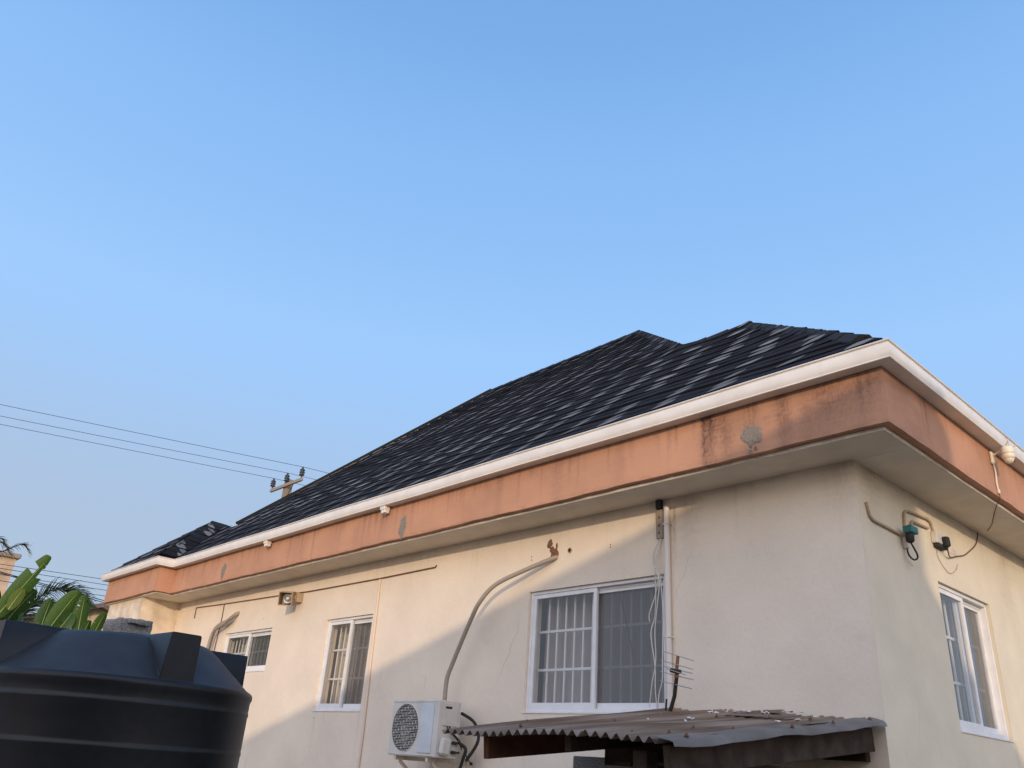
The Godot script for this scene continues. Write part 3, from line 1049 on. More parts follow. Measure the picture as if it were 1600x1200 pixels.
func roof() -> void:
	var s := sqrt(1.0 + SLOPE * SLOPE)
	var up_front := Vector3(0, SLOPE, -1.0) / s
	# main front slope, in (x, y) first, then along the slope
	var outline := [[0.600, 3.131], [-2.045, 5.388], [-3.07, 5.388], [-7.18, 8.891], [-12.06, 8.891], [-13.0, 4.04], [-14.16, 4.291], [-12.80, 3.131]]
	var poly := PackedVector2Array()
	for q in outline:
		poly.append(Vector2(-q[0], (q[1] - 3.131) * s / SLOPE))
	var o := p(0, 3.131, 0.600)
	var hip2 := [poly[0].lerp(poly[1], 0.22), poly[1], 0.034]
	var hip1 := [poly[2], poly[3], 0.05]
	var rid := [poly[1], poly[2], 0.02]
	tile_slope(o, Vector3.LEFT, up_front, poly, [hip2, hip1, rid], true)
	# the small hipped front over the projecting bay at the far end
	var up_x := Vector3(-1.0, SLOPE, 0) / s
	var ef := 0.906
	var rise := 1.160
	var run := rise / SLOPE
	var k := rise * s / SLOPE
	tile_slope(p(-12.80, 3.131, ef), Vector3.LEFT, up_front, PackedVector2Array([Vector2(0, 0), Vector2(run, k), Vector2(run * 2.0, 0)]), [[Vector2(0, 0), Vector2(run, k), 0.03]], true, 0.3)
	tile_slope(p(-12.80, 3.131, ef), Vector3.FORWARD, up_x, PackedVector2Array([Vector2(0, 0), Vector2(run, k), Vector2(0.306 + run, k), Vector2(0.306, 0)]), [[Vector2(0, 0), Vector2(run, k), 0.03]], true, 0.9)
	var xl := -12.80 - 2.0 * run
	var up_l := Vector3(1.0, SLOPE, 0) / s
	tile_slope(p(xl, 3.131, ef), Vector3.FORWARD, up_l, PackedVector2Array([Vector2(0, 0), Vector2(run, k), Vector2(12.4, k), Vector2(13.7, 0)]), [], false)
	# unseen slopes: right hips, wing back, main back
	var up_r := Vector3(-1.0, SLOPE, 0) / s
	var e2 := 5.29
	var r2 := 2.645
	var k2 := 2.257 * s / SLOPE
	tile_slope(p(0.600, 3.131, 0.600), Vector3.FORWARD, up_r, PackedVector2Array([Vector2(0, 0), Vector2(r2, k2), Vector2(e2, 0)]), [], false)
	var up_b := Vector3(0, SLOPE, 1.0) / s
	tile_slope(p(0.600, 3.131, 0.600 - e2), Vector3.LEFT, up_b, PackedVector2Array([Vector2(0, 0), Vector2(r2, k2), Vector2(3.67, k2), Vector2(1.03, 0)]), [], false)
	var k1 := 5.76 * s / SLOPE
	tile_slope(p(-0.43, 3.131, -2.045 + 4.11 - 2.71 + 0.0), Vector3.FORWARD, up_r, PackedVector2Array([Vector2(4.045, 0), Vector2(1.40, k2), Vector2(5.51, k1), Vector2(12.26, 0)]), [], false)
	tile_slope(p(-0.43, 3.131, -12.9), Vector3.LEFT, up_b, PackedVector2Array([Vector2(0, 0), Vector2(6.75, k1), Vector2(11.63, k1), Vector2(13.8, k * 0.98), Vector2(14.2, 0)]), [], false)
	# gable end and the flat strip left of it
	var st := fresh()
	flat(st)
	face(st, [p(-12.06, 8.87, -6.15), p(-13.0, 4.04, -0.47), p(-13.0, 4.04, -11.6)], Vector3.LEFT)
	obj("gable_wall", st, M.cream, house)
	st = fresh()
	face(st, [p(-13.0, 3.99, -0.49), p(-14.16, 4.25, -0.80), p(-14.16, 4.25, -11.9), p(-13.0, 3.99, -11.9)], Vector3.UP)
	obj("roof_valley_sheet", st, M.cap, house)
	# ridges and hips
	caps(p(-7.18, 8.875, -6.15), p(-12.06, 8.875, -6.15), SLOPE)
	caps(p(-2.045, 5.375, -2.045), p(-3.07, 5.375, -2.045), SLOPE)
	caps(p(0.36, 3.312, 0.36), p(-2.045, 5.378, -2.045), 0.62)
	caps(p(-3.07, 5.388, -2.045), p(-7.18, 8.888, -6.15), 0.62)
	caps(p(-13.0, 3.265, ef - 0.20), p(-12.80 - run, 4.270, ef - run), 0.62)
	caps(p(xl + 0.20, 3.265, ef - 0.20), p(-12.80 - run, 4.270, ef - run), 0.62)
	caps(p(-12.80 - run, 4.270, ef - run), p(-12.80 - run, 4.270, -0.78), SLOPE)
	# verge trim down the left gable edge
	st = fresh()
	bar(st, p(-12.09, 8.885, -6.14), p(-13.02, 4.07, -0.50), 0.05, 0.10, Vector3.UP, 0.005)
	obj("verge_trim", st, M.cap, house)


# ---------------------------------------------------------------- neighbours
# the house behind the photographer: its roof line throws the slanting shade on the walls
func build_shade_house() -> void:
	var sh := Vector3(SUN.x, 0, SUN.z).normalized()
	var side := Vector3(SUN.z, 0, -SUN.x).normalized()
	var o := sh * 13.0
	var t := thing("neighbour_house", "plain rendered house behind the photographer with an uneven gable roof line", "house", o)
	# section across the sun: (sideways, height above the ground)
	var sec := PackedVector2Array([Vector2(-11.0, 0), Vector2(3.6, 0), Vector2(3.1, 2.9), Vector2(1.95, 4.10), Vector2(0.54, 5.52), Vector2(0.50, 5.92), Vector2(0.84, 6.20), Vector2(0.78, 6.36), Vector2(0.45, 6.40), Vector2(-1.39, 5.98), Vector2(-6.77, 4.64), Vector2(-11.0, 3.58)])
	var st := fresh()
	slab(st, sec, o, side, Vector3.UP, sh * 7.0)
	obj("wall", st, M.tan_wall, t)
	st = fresh()
	bar(st, o + side * 0.70 + Vector3.UP * 6.42 + sh * 3.5, o + side * -11.4 + Vector3.UP * 3.52 + sh * 3.5, 7.3, 0.07, Vector3.UP, 0.01)
	obj("roof", st, M.brown_roof, t)
	st = fresh()
	bar(st, o + side * 0.62 + Vector3.UP * 5.50 + sh * 3.5, o + side * 3.5 + Vector3.UP * 2.56 + sh * 3.5, 7.3, 0.06, Vector3.UP, 0.01)
	obj("roof", st, M.brown_roof, t)
	for q in [[-8.2, 1.0], [-5.0, 1.0], [-1.6, 1.0]]:
		st = fresh()
		box(st, o + side * q[0] + Vector3.UP * (q[1] + 0.7) - sh * 0.02, Vector3(1.5, 1.3, 0.08), Basis(side, Vector3.UP, -sh), 0.01)
		var fr := obj("window", st, M.frame, t)
		st = fresh()
		box(st, o + side * q[0] + Vector3.UP * (q[1] + 0.7) - sh * 0.063, Vector3(1.36, 1.16, 0.01), Basis(side, Vector3.UP, -sh))
		obj("pane", st, M.fin, fr)


func build_left_house() -> void:
	var t := thing("flat_roofed_house", "tan two-storey house with flat parapet at the far left edge", "house", p(-23.75, -1.6, 4.0))
	var st := fresh()
	bx(st, p(-31, -1.6, 1.09), p(-23.75, 4.36, 12))
	obj("wall", st, M.tan_wall, t)
	st = fresh()
	bx(st, p(-31.1, 4.362, 1.0), p(-23.66, 4.50, 12.1), 0.02)
	obj("coping", st, M.arm, t)
	for zz in [3.2, 6.0]:
		st = fresh()
		bx(st, p(-23.748, 2.0, zz), p(-23.70, 3.2, zz + 1.2), 0.01)
		var fr := obj("window", st, M.frame, t)
		st = fresh()
		bx(st, p(-23.70, 2.08, zz + 0.08), p(-23.69, 3.12, zz + 1.12))
		obj("pane", st, M.fin, fr)


func build_far_house() -> void:
	var t := thing("far_house", "small yellow house with low brown roof behind the banana leaves", "house", p(-27.5, -1.6, -2.2))
	var st := fresh()
	bx(st, p(-33, -1.6, -5.4), p(-26.4, 2.74, 1.0))
	obj("wall", st, M.yellow_wall, t)
	st = fresh()
	# low gable facing the viewer: fascia boards and sheet roof
	slab(st, PackedVector2Array([Vector2(-1.5, 2.52), Vector2(2.2, 3.76), Vector2(5.9, 2.52), Vector2(5.9, 2.66), Vector2(2.2, 3.90), Vector2(-1.5, 2.66)]), p(-26.0, 0, 0), Vector3.FORWARD, Vector3.UP, Vector3.LEFT * 7.2)
	obj("roof", st, M.brown_roof, t)
	st = fresh()
	slab(st, PackedVector2Array([Vector2(-0.85, 2.741), Vector2(2.2, 3.755), Vector2(5.25, 2.741)]), p(-26.41, 0, 0), Vector3.FORWARD, Vector3.UP, Vector3.LEFT * 0.2)
	obj("gable", st, M.yellow_wall, t)
	st = fresh()
	bx(st, p(-26.398, 1.9, -2.9), p(-26.36, 2.9, -1.7), 0.01)
	var fr := obj("window", st, M.frame, t)
	st = fresh()
	bx(st, p(-26.359, 1.97, -2.83), p(-26.35, 2.83, -1.77))
	obj("pane", st, M.fin, fr)


# ---------------------------------------------------------------- lean-to
func lean_y(x: float, z: float) -> float:
	var s := (0.535 - 0.190) / 2.5
	return 0.535 - s * z - 0.022 * clampf((x + 1.85) / 1.85, 0.0, 1.0) - 0.045 * smoothstep(-0.9, 0.0, x) * (1.0 - z / 2.5)


func build_lean_to() -> void:
	var t := thing("lean_to_shed", "low shed with rusty corrugated zinc roof and dark timbers against the wall", "shed", p(-0.9, -1.6, 1.2))
	# corrugated sheets running down from the wall, right edge flattened
	var pitch := 0.0765
	var spans := [[-1.90, -1.26], [-1.30, -0.62], [-0.66, -0.075]]
	for si in 3:
		var st := fresh()
		smooth(st)
		var x0: float = spans[si][0]
		var x1: float = spans[si][1]
		var nx := int((x1 - x0) / pitch * 8.0)
		var nz := 10
		var h := func(xx: float, zz: float) -> Vector3:
			var y := lean_y(xx, zz) + 0.0165 * sin(TAU * (xx + 0.02) / pitch) + 0.004 * si
			y += 0.008 * sin(xx * 5.0 + zz * 2.3) + 0.012 * sin(xx * 2.1 - zz * 1.3)
			if zz < 0.8:
				y += 0.010 * sin(xx * 13.0) * (0.8 - zz)
			return p(xx, y, zz)
		var front: float = 2.5 + [0.0, 0.012, -0.014][si]
		for i in nx:
			for j in nz:
				var a0 := lerpf(x0, x1, float(i) / nx)
				var a1 := lerpf(x0, x1, float(i + 1) / nx)
				var b0 := lerpf(0.012, front, float(j) / nz)
				var b1 := lerpf(0.012, front, float(j + 1) / nz)
				face(st, [h.call(a0, b0), h.call(a1, b0), h.call(a1, b1), h.call(a0, b1)], Vector3.UP)
				var dn := Vector3.DOWN * 0.002
				face(st, [h.call(a0, b0) + dn, h.call(a1, b0) + dn, h.call(a1, b1) + dn, h.call(a0, b1) + dn], Vector3.DOWN)
		obj("corrugated_sheet", st, M.zinc, t)
	# newer flat flashing folded over the right edge
	var fs := fresh()
	smooth(fs)
	var sect := [Vector2(-0.13, 0.010), Vector2(-0.10, 0.014), Vector2(-0.05, 0.008), Vector2(0.005, -0.002), Vector2(0.026, -0.014), Vector2(0.032, -0.036)]
	for i in sect.size() - 1:
		for j in 14:
			var q := []
			for e in [[i, j], [i + 1, j], [i + 1, j + 1], [i, j + 1]]:
				var zz := lerpf(0.03, 2.53, e[1] / 14.0)
				var wob := 0.007 * sin(zz * 5.3) + 0.005 * sin(zz * 11.0 + e[0])
				q.append(p(sect[e[0]].x + wob * 0.6, lean_y(sect[e[0]].x, zz) + sect[e[0]].y + 0.010 + wob, zz))
			face(fs, q, Vector3(0.6, 1, 0))
			face(fs, [q[0] - Vector3(0, 0.002, 0), q[1] - Vector3(0, 0.002, 0), q[2] - Vector3(0, 0.002, 0), q[3] - Vector3(0, 0.002, 0)], Vector3(-0.6, -1, 0))
	obj("edge_flashing", fs, M.zinc_new, t)
	# roofing nails
	rng.seed = 77
	for q in [[-0.03, 2.33], [-0.02, 1.25], [-0.02, 0.72], [-0.03, 0.16], [-0.24, 2.2], [-0.36, 1.8], [-0.40, 2.33], [-0.66, 1.9], [-0.95, 2.25], [-1.15, 1.6], [-1.45, 2.2], [-1.70, 1.9], [-0.5, 0.7], [-0.3, 0.5], [-0.8, 0.9], [-0.15, 1.7], [-0.62, 2.36]]:
		var st := fresh()
		lathe(st, p(q[0], lean_y(q[0], q[1]) + 0.016, q[1]), [Vector2(0.014, 0.0), Vector2(0.012, 0.008), Vector2(0.005, 0.012), Vector2(0.004, 0.020), Vector2(0.0, 0.021)], 8)
		obj("roofing_nail", st, M.rust, t)
	# flakes of old plaster and a bent scrap lying on the sheets
	for k in 34:
		var st := fresh()
		flat(st)
		var xx := rng.randf_range(-1.35, -0.05)
		var zz := rng.randf_range(0.04, 0.45) if k < 24 else rng.randf_range(0.4, 1.6)
		var r := rng.randf_range(0.006, 0.024)
		var pts := []
		for j in 5:
			var a := TAU * j / 5.0 + rng.randf()
			pts.append(p(xx + cos(a) * r, lean_y(xx, zz) + 0.022 + rng.randf() * 0.014, zz + sin(a) * r))
		face(st, pts, Vector3.UP)
		var low := []
		for q in pts:
			low.append(q - Vector3(0, 0.006, 0))
		face(st, low, Vector3.DOWN)
		for j in 5:
			face(st, [pts[j], pts[(j + 1) % 5], low[(j + 1) % 5], low[j]], pts[j] - p(xx, 0.3, zz))
		obj("plaster_flake", st, M.flake, t)
	var st2 := fresh()
	bar(st2, p(-1.02, 0.505, 0.22), p(-0.70, 0.520, 0.18), 0.12, 0.004, Vector3(0.1, 1, 0.25), 0.001)
	obj("bent_scrap", st2, M.zinc, t)
	st2 = fresh()
	bar(st2, p(-0.92, 0.462, 0.56), p(-0.42, 0.452, 0.52), 0.13, 0.004, Vector3(0, 1, 0.16), 0.001)
	obj("bent_scrap", st2, M.zinc_new, t)
	# timbers
	for q in [[p(-1.60, 0.105, 2.36), p(-1.60, 0.36, 0.05), 0.05, 0.145, M.timber_red], [p(-0.09, 0.080, 2.42), p(-0.09, 0.345, 0.06), 0.05, 0.155, M.timber], [p(-0.85, 0.150, 2.38), p(-0.85, 0.40, 0.05), 0.05, 0.10, M.timber]]:
		st2 = fresh()
		bar(st2, q[0], q[1], q[2], q[3], Vector3.UP, 0.004)
		obj("rafter", st2, q[4] if q[4] == M.timber_red else M.timber, t)
	st2 = fresh()
	bx(st2, p(-1.15, 0.05, 1.62), p(-0.14, 0.19, 1.70), 0.004)
	obj("beam", st2, M.timber, t)
	st2 = fresh()
	bx(st2, p(-0.46, 0.20, 0.004), p(-0.13, 0.30, 0.07), 0.004)
	obj("ledger", st2, M.timber, t)
	for q in [[-0.38, 2.24]]:
		st2 = fresh()
		bx(st2, p(q[0] - 0.05, -1.6, q[1] - 0.05), p(q[0] + 0.05, 0.13, q[1] + 0.05), 0.006)
		obj("post", st2, M.timber, t)
	# blockwork side of the shed and planks stored inside
	st2 = fresh()
	bx(st2, p(-1.86, -1.6, 1.10), p(-1.25, 0.105, 1.25), 0.01)
	obj("block_wall", st2, M.concrete, t)
	st2 = fresh()
	bx(st2, p(-0.75, -1.6, 0.35), p(-0.10, 0.02, 1.9), 0.01)
	obj("storage_bin", st2, M.dark, t)
	for k in 4:
		st2 = fresh()
		bar(st2, p(-0.75 + 0.18 * k, 0.06 + 0.012 * k, 2.0 - 0.1 * k), p(-0.6 + 0.17 * k, 0.10, 0.3), 0.15, 0.025, Vector3.UP, 0.003)
		obj("plank", st2, M.timber_pale if k == 2 else M.timber, t)


# ---------------------------------------------------------------- tank
func build_tank() -> void:
	var c := p(-2.455, 0, 4.46)
	var t := thing("water_tank", "large ribbed black plastic water tank with conical top", "water tank", Vector3(c.x, 0, c.z))
	var r := 0.735
	var hs := 0.280
	var ht := 0.522
	var st := fresh()
	var prof := [Vector2(0, -1.58), Vector2(r - 0.03, -1.58), Vector2(r, -1.55)]
	for y in [-1.14, -0.92, -0.70, -0.48, -0.26, -0.04, 0.17]:
		prof.append_array([Vector2(r, y - 0.020), Vector2(r + 0.003, y - 0.010), Vector2(r + 0.003, y + 0.002), Vector2(r - 0.001, y + 0.008), Vector2(r, y + 0.02)])
	prof.append_array([Vector2(r, hs - 0.05), Vector2(r + 0.008, hs - 0.03), Vector2(r + 0.006, hs - 0.008), Vector2(r - 0.006, hs + 0.004)])
	lathe(st, c, prof, 96)
	obj("tank_body", st, M.tank, t)
	st = fresh()
	lathe(st, c, [Vector2(r - 0.005, hs + 0.002), Vector2(r - 0.035, hs + 0.020), Vector2(0.50, ht - 0.050), Vector2(0.46, ht - 0.020), Vector2(0.43, ht - 0.005), Vector2(0.38, ht), Vector2(0.0, ht)], 96)
	obj("tank_shoulder", st, M.tank_top, t)
	# four ribs running out level from the top
	for k in 4:
		var a := -0.05 + k * PI * 0.5
		var d := Vector3(cos(a), 0, sin(a))
		var s := Vector3(-d.z, 0, d.x)
		st = fresh()
		smooth(st)
		var w := 0.088
		# cross-sections along the rib: upright sides, a small fillet where they leave the cone, eased top edges
		var rows := 9
		var secs := []
		for i in rows:
			var rad := lerpf(0.34, 0.715, float(i) / (rows - 1))
			var foot := (ht - 0.010 if rad < 0.44 else lerpf(ht - 0.035, hs - 0.006, (rad - 0.44) / 0.275)) - 0.006
			var top := ht + 0.004
			var fil := minf(0.030, (top - foot) * 0.4)
			var line := []
			for e in [[w + fil, 0.0], [w + fil * 0.35, fil * 0.3], [w + fil * 0.05, fil * 0.9], [w - 0.004, (top - foot) - 0.008], [w - 0.012, top - foot]]:
				line.append(c + d * rad + s * e[0] + Vector3.UP * (foot + e[1]))
			var back := []
			for q in line:
				back.push_front(q - s * (q - c).dot(s) * 2.0)
			secs.append(line + back)
		for i in rows - 1:
			for j in secs[i].size() - 1:
				var quad := [secs[i][j], secs[i + 1][j], secs[i + 1][j + 1], secs[i][j + 1]]
				var m: Vector3 = (quad[0] + quad[1] + quad[2] + quad[3]) * 0.25
				var mid3: Vector3 = c + d * (m - c).dot(d) + Vector3.UP * (0.25)
				face(st, quad, m - mid3)
		flat(st)
		# the end stands almost upright on the shoulder
		var last: Array = secs[rows - 1]
		face(st, [last[1], last[2], last[3], last[4], last[5], last[6], last[7], last[8]], d)
		face(st, [last[0], last[1], last[8], last[9]], d)
		obj("tank_rib", st, M.tank, t)
	# lid
	st = fresh()
	lathe(st, c, [Vector2(0.24, ht), Vector2(0.24, ht + 0.012), Vector2(0.22, ht + 0.02), Vector2(0.0, ht + 0.024)], 48)
	obj("tank_lid", st, M.tank, t)
	# broken concrete block holding the lid down
	var b := thing("concrete_block", "rough grey broken concrete block lying on the black tank", "concrete block", c + Vector3(-0.02, ht + 0.024, 0.05))
	st = fresh()
	lump(st, c + Vector3(-0.02, ht + 0.064, 0.035), Vector3(0.15, 0.085, 0.215), Basis(Vector3.UP, 0.3), 4)
	obj("block", st, M.concrete, b)
	st = fresh()
	lump(st, c + Vector3(0.03, ht + 0.100, 0.015), Vector3(0.10, 0.030, 0.15), Basis(Vector3.UP, 0.35), 6)
	obj("broken_face", st, M.concrete, b)


# box with a knocked-about surface
func lump(st: SurfaceTool, c: Vector3, s: Vector3, b: Basis, seed_: int) -> void:
	var n := FastNoiseLite.new()
	n.seed = seed_
	n.frequency = 9.0
	n.fractal_octaves = 3
	smooth(st)
	var div := 10
	for ax in 3:
		for sg in [-1.0, 1.0]:
			var u := Vector3.ZERO
			var v := Vector3.ZERO
			var w := Vector3.ZERO
			w[ax] = sg
			u[(ax + 1) % 3] = 1.0
			v[(ax + 2) % 3] = 1.0
			for i in div:
				for j in div:
					var q := []
					for e in [[i, j], [i + 1, j], [i + 1, j + 1], [i, j + 1]]:
						var l: Vector3 = (w + u * (2.0 * e[0] / div - 1.0) + v * (2.0 * e[1] / div - 1.0))
						var round_ := l.normalized() * 1.5
						l = l.lerp(round_, 0.10)
						var q3 := l * s * 0.5
						q3 += l.normalized() * n.get_noise_3dv(q3) * 0.018
						q.append(c + b * q3)
					face(st, q, b * w)


# ---------------------------------------------------------------- air conditioner
func build_air_conditioner() -> void:
	var x0 := -5.27
	var x1 := -4.44
	var z0 := 0.25
	var z1 := 0.55
	var y0 := 0.028
	var y1 := 0.583
	var t := thing("air_conditioner", "white outdoor air conditioner unit on wall brackets beside the shed roof", "air conditioner", p(-4.85, y0, 0.4))
	var st := fresh()
	# casing with the fan opening left free in front
	var fc := Vector2(-5.005, 0.305)
	var fr := 0.243
	bx(st, p(x0, y0, z0), p(x1, y1, z0 + 0.02), 0.004)
	bx(st, p(x1 - 0.02, y0, z0 + 0.021), p(x1, y1, z1 - 0.001), 0.006)
	bx(st, p(x0, y0, z0 + 0.021), p(x0 + 0.02, y1, z1 - 0.001), 0.006)
	bx(st, p(x0 + 0.021, y1 - 0.02, z0 + 0.021), p(x1 - 0.021, y1, z1 - 0.001), 0.006)
	bx(st, p(x0 + 0.021, y0, z0 + 0.021), p(x1 - 0.021, y0 + 0.03, z1 - 0.001), 0.006)
	flat(st)
	# front plate around the round opening
	var n := 48
	for k in n:
		var a0 := TAU * k / n
		var a1 := TAU * (k + 1) / n
		var q := []
		for a in [a0, a1]:
			var c := Vector2(cos(a), sin(a))
			var big := c / maxf(absf(c.x), absf(c.y))
			q.append([fc + c * fr, Vector2(clampf(fc.x + big.x * 0.262, x0 + 0.004, x1 - 0.24), clampf(fc.y + big.y * 0.275, y0 + 0.003, y1 - 0.003))])
		face(st, [p(q[0][0].x, q[0][0].y, z1), p(q[1][0].x, q[1][0].y, z1), p(q[1][1].x, q[1][1].y, z1), p(q[0][1].x, q[0][1].y, z1)], Vector3.BACK)
	bx(st, p(-4.742, y0 + 0.001, z1 - 0.02), p(x1 + 0.001, y1 - 0.001, z1 + 0.001), 0.006)
	obj("casing", st, M.white_case, t)
	# dark throat of the fan opening
	st = fresh()
	smooth(st)
	for k in n:
		var e0 := Vector2(cos(TAU * k / n), sin(TAU * k / n))
		var e1 := Vector2(cos(TAU * (k + 1) / n), sin(TAU * (k + 1) / n))
		var r0 := fc + e0 * (fr + 0.001)
		var r1 := fc + e1 * (fr + 0.001)
		face(st, [p(r0.x, r0.y, z1 - 0.001), p(r1.x, r1.y, z1 - 0.001), p(r1.x, r1.y, z1 - 0.12), p(r0.x, r0.y, z1 - 0.12)], Vector3(-e0.x, -e0.y, 0))
	obj("fan_shroud", st, M.dark, t)
	# smooth service panel right of the fan
	st = fresh()
	bx(st, p(-4.735, y0 + 0.035, z1 + 0.002), p(-4.515, y1 - 0.03, z1 + 0.010), 0.004)
	obj("front_panel", st, M.panel, t)
	for m in [[y0 + 0.008, y0 + 0.024], [y1 - 0.022, y1 - 0.006]]:
		st = fresh()
		bx(st, p(x0 + 0.01, m[0], z1 + 0.001), p(-4.46, m[1], z1 + 0.006), 0.002)
		obj("edge_strip", st, M.white_case, t)
	# fan, hub and dark coil behind the grille
	st = fresh()
	bx(st, p(x0 + 0.03, y0 + 0.04, z0 + 0.04), p(-4.75, y1 - 0.03, z0 + 0.06))
	obj("coil", st, M.fin, t)
	st = fresh()
	lathe(st, p(fc.x, fc.y, z1 - 0.10), [Vector2(0.0, 0.03), Vector2(0.04, 0.028), Vector2(0.05, 0.0), Vector2(0.05, -0.04), Vector2(0.0, -0.04)], 20, Basis(Vector3.RIGHT, PI * 0.5))
	for k in 3:
		var a := TAU * k / 3.0 + 0.4
		var c := []
		for e in [[0.04, -0.25], [0.225, -0.55], [0.235, 0.25], [0.05, 0.45]]:
			c.append(p(fc.x + cos(a + e[1]) * e[0], fc.y + sin(a + e[1]) * e[0], z1 - 0.10 + 0.05 * e[1]))
		face(st, c, Vector3.BACK)
		face(st, [c[0] - Vector3(0, 0, 0.004), c[1] - Vector3(0, 0, 0.004), c[2] - Vector3(0, 0, 0.004), c[3] - Vector3(0, 0, 0.004)], Vector3.FORWARD)
	obj("fan", st, M.fin, t)
	st = fresh()
	var rows := 30
	for k in rows:
		var y := lerpf(-fr + 0.010, fr - 0.010, float(k) / (rows - 1))
		var half := sqrt(maxf(fr * fr - y * y, 0.0)) - 0.001
		box(st, p(fc.x, fc.y + y, z1 - 0.004), Vector3(half * 2.0, 0.0042, 0.003))
	for k in 9:
		for j in rows - 1:
			if (j + k * 3) % 4 < 2:
				continue
			var xx := lerpf(-fr, fr, (k + 0.5 + (0.25 if j % 8 < 4 else -0.25)) / 9.0)
			var ya := lerpf(-fr + 0.010, fr - 0.010, float(j) / (rows - 1))
			if Vector2(xx, ya).length() > fr - 0.02:
				continue
			box(st, p(fc.x + xx, fc.y + ya + 0.009, z1 - 0.0035), Vector3(0.006, 0.0125, 0.005))
	var ring := []
	for k in 41:
		ring.append(p(fc.x + cos(TAU * k / 40.0) * (fr - 0.002), fc.y + sin(TAU * k / 40.0) * (fr - 0.002), z1 + 0.001))
	tube(st, ring, 0.005, 6)
	obj("fan_grille", st, M.white_case, t)
	# right side: hatch with grip, valve cover
	st = fresh()
	bx(st, p(x1 + 0.001, 0.335, 0.300), p(x1 + 0.010, 0.565, 0.500), 0.004)
	obj("side_hatch", st, M.white_case, t)
	st = fresh()
	bx(st, p(x1 + 0.0105, 0.505, 0.385), p(x1 + 0.016, 0.527, 0.470), 0.002)
	obj("hatch_grip", st, M.fin, t)
	st = fresh()
	box(st, p(x1 + 0.032, 0.135, 0.455), Vector3(0.06, 0.165, 0.125), Basis(Vector3.RIGHT, -0.12), 0.02)
	obj("valve_cover", st, M.white_case, t)
	for q in [[0.18, 0.325], [0.09, 0.325]]:
		st = fresh()
		box(st, p(x1 + 0.022, q[0], q[1]), Vector3(0.04, 0.03, 0.05), Basis.IDENTITY, 0.006)
		tube(st, [p(x1 + 0.03, q[0], q[1] - 0.02), p(x1 + 0.035, q[0], q[1] - 0.07)], 0.010, 8)
		obj("service_valve", st, M.fin, t)
	for q in [[p(x1 + 0.02, 0.335, 0.41), p(x1 + 0.05, 0.26, 0.36), p(x1 + 0.045, 0.20, 0.27), p(x1 + 0.05, 0.12, 0.24), 0.007], [p(x1 + 0.02, 0.335, 0.44), p(x1 + 0.04, 0.28, 0.41), p(x1 + 0.05, 0.21, 0.31), p(x1 + 0.05, 0.14, 0.25), 0.006], [p(x1 - 0.05, 0.48, 0.20), p(x1 + 0.12, 0.39, 0.15), p(x1 + 0.20, 0.22, 0.15), p(x1 + 0.09, 0.02, 0.20), 0.017], [p(x1 + 0.035, 0.18, 0.26), p(x1 + 0.09, 0.13, 0.22), p(x1 + 0.06, 0.03, 0.22), p(x1 + 0.02, -0.08, 0.22), 0.017]]:
		st = fresh()
		tube(st, curve([q[0], q[1], q[2], q[3]], 6), q[4], 8)
		obj("hose", st, M.rubber, t)
	st = fresh()
	tube(st, curve([p(-4.60, 0.13, 0.01), p(-4.574, 0.094, 0.03), p(-4.54, 0.055, 0.035), p(-4.511, 0.027, 0.03), p(-4.466, 0.0, 0.03)], 5), 0.006, 6)
	box(st, p(-4.466, -0.004, 0.03), Vector3(0.035, 0.03, 0.03), Basis.IDENTITY, 0.008)
	obj("loose_lead", st, M.fin, t)
	# brackets
	for xx in [-5.16, -4.60]:
		st = fresh()
		bx(st, p(xx - 0.02, y0 - 0.045, 0.004), p(xx + 0.02, y0 - 0.002, 0.53), 0.003)
		bx(st, p(xx - 0.02, y0 - 0.40, 0.003), p(xx + 0.02, y0 - 0.046, 0.035), 0.003)
		bar(st, p(xx, y0 - 0.36, 0.04), p(xx, y0 - 0.05, 0.46), 0.03, 0.03, Vector3.UP, 0.002)
		obj("bracket", st, M.trim, t)
	# lagged pipe run up the wall
	var pipe := fresh()
	tube(pipe, curve([p(-3.36, 2.085, -0.05), p(-3.38, 2.055, 0.035), p(-3.676, 1.948, 0.14), p(-4.052, 1.81, 0.23), p(-4.266, 1.635, 0.26), p(-4.416, 1.438, 0.25), p(-4.587, 1.21, 0.22), p(-4.726, 0.998, 0.20), p(-4.80, 0.829, 0.20), p(-4.815, 0.560, 0.19)], 8), 0.0245, 10)
	tag(obj("refrigerant_pipe", pipe, M.lagging, self), "beige wrapped pipe curving up the wall from the air conditioner", "pipe")


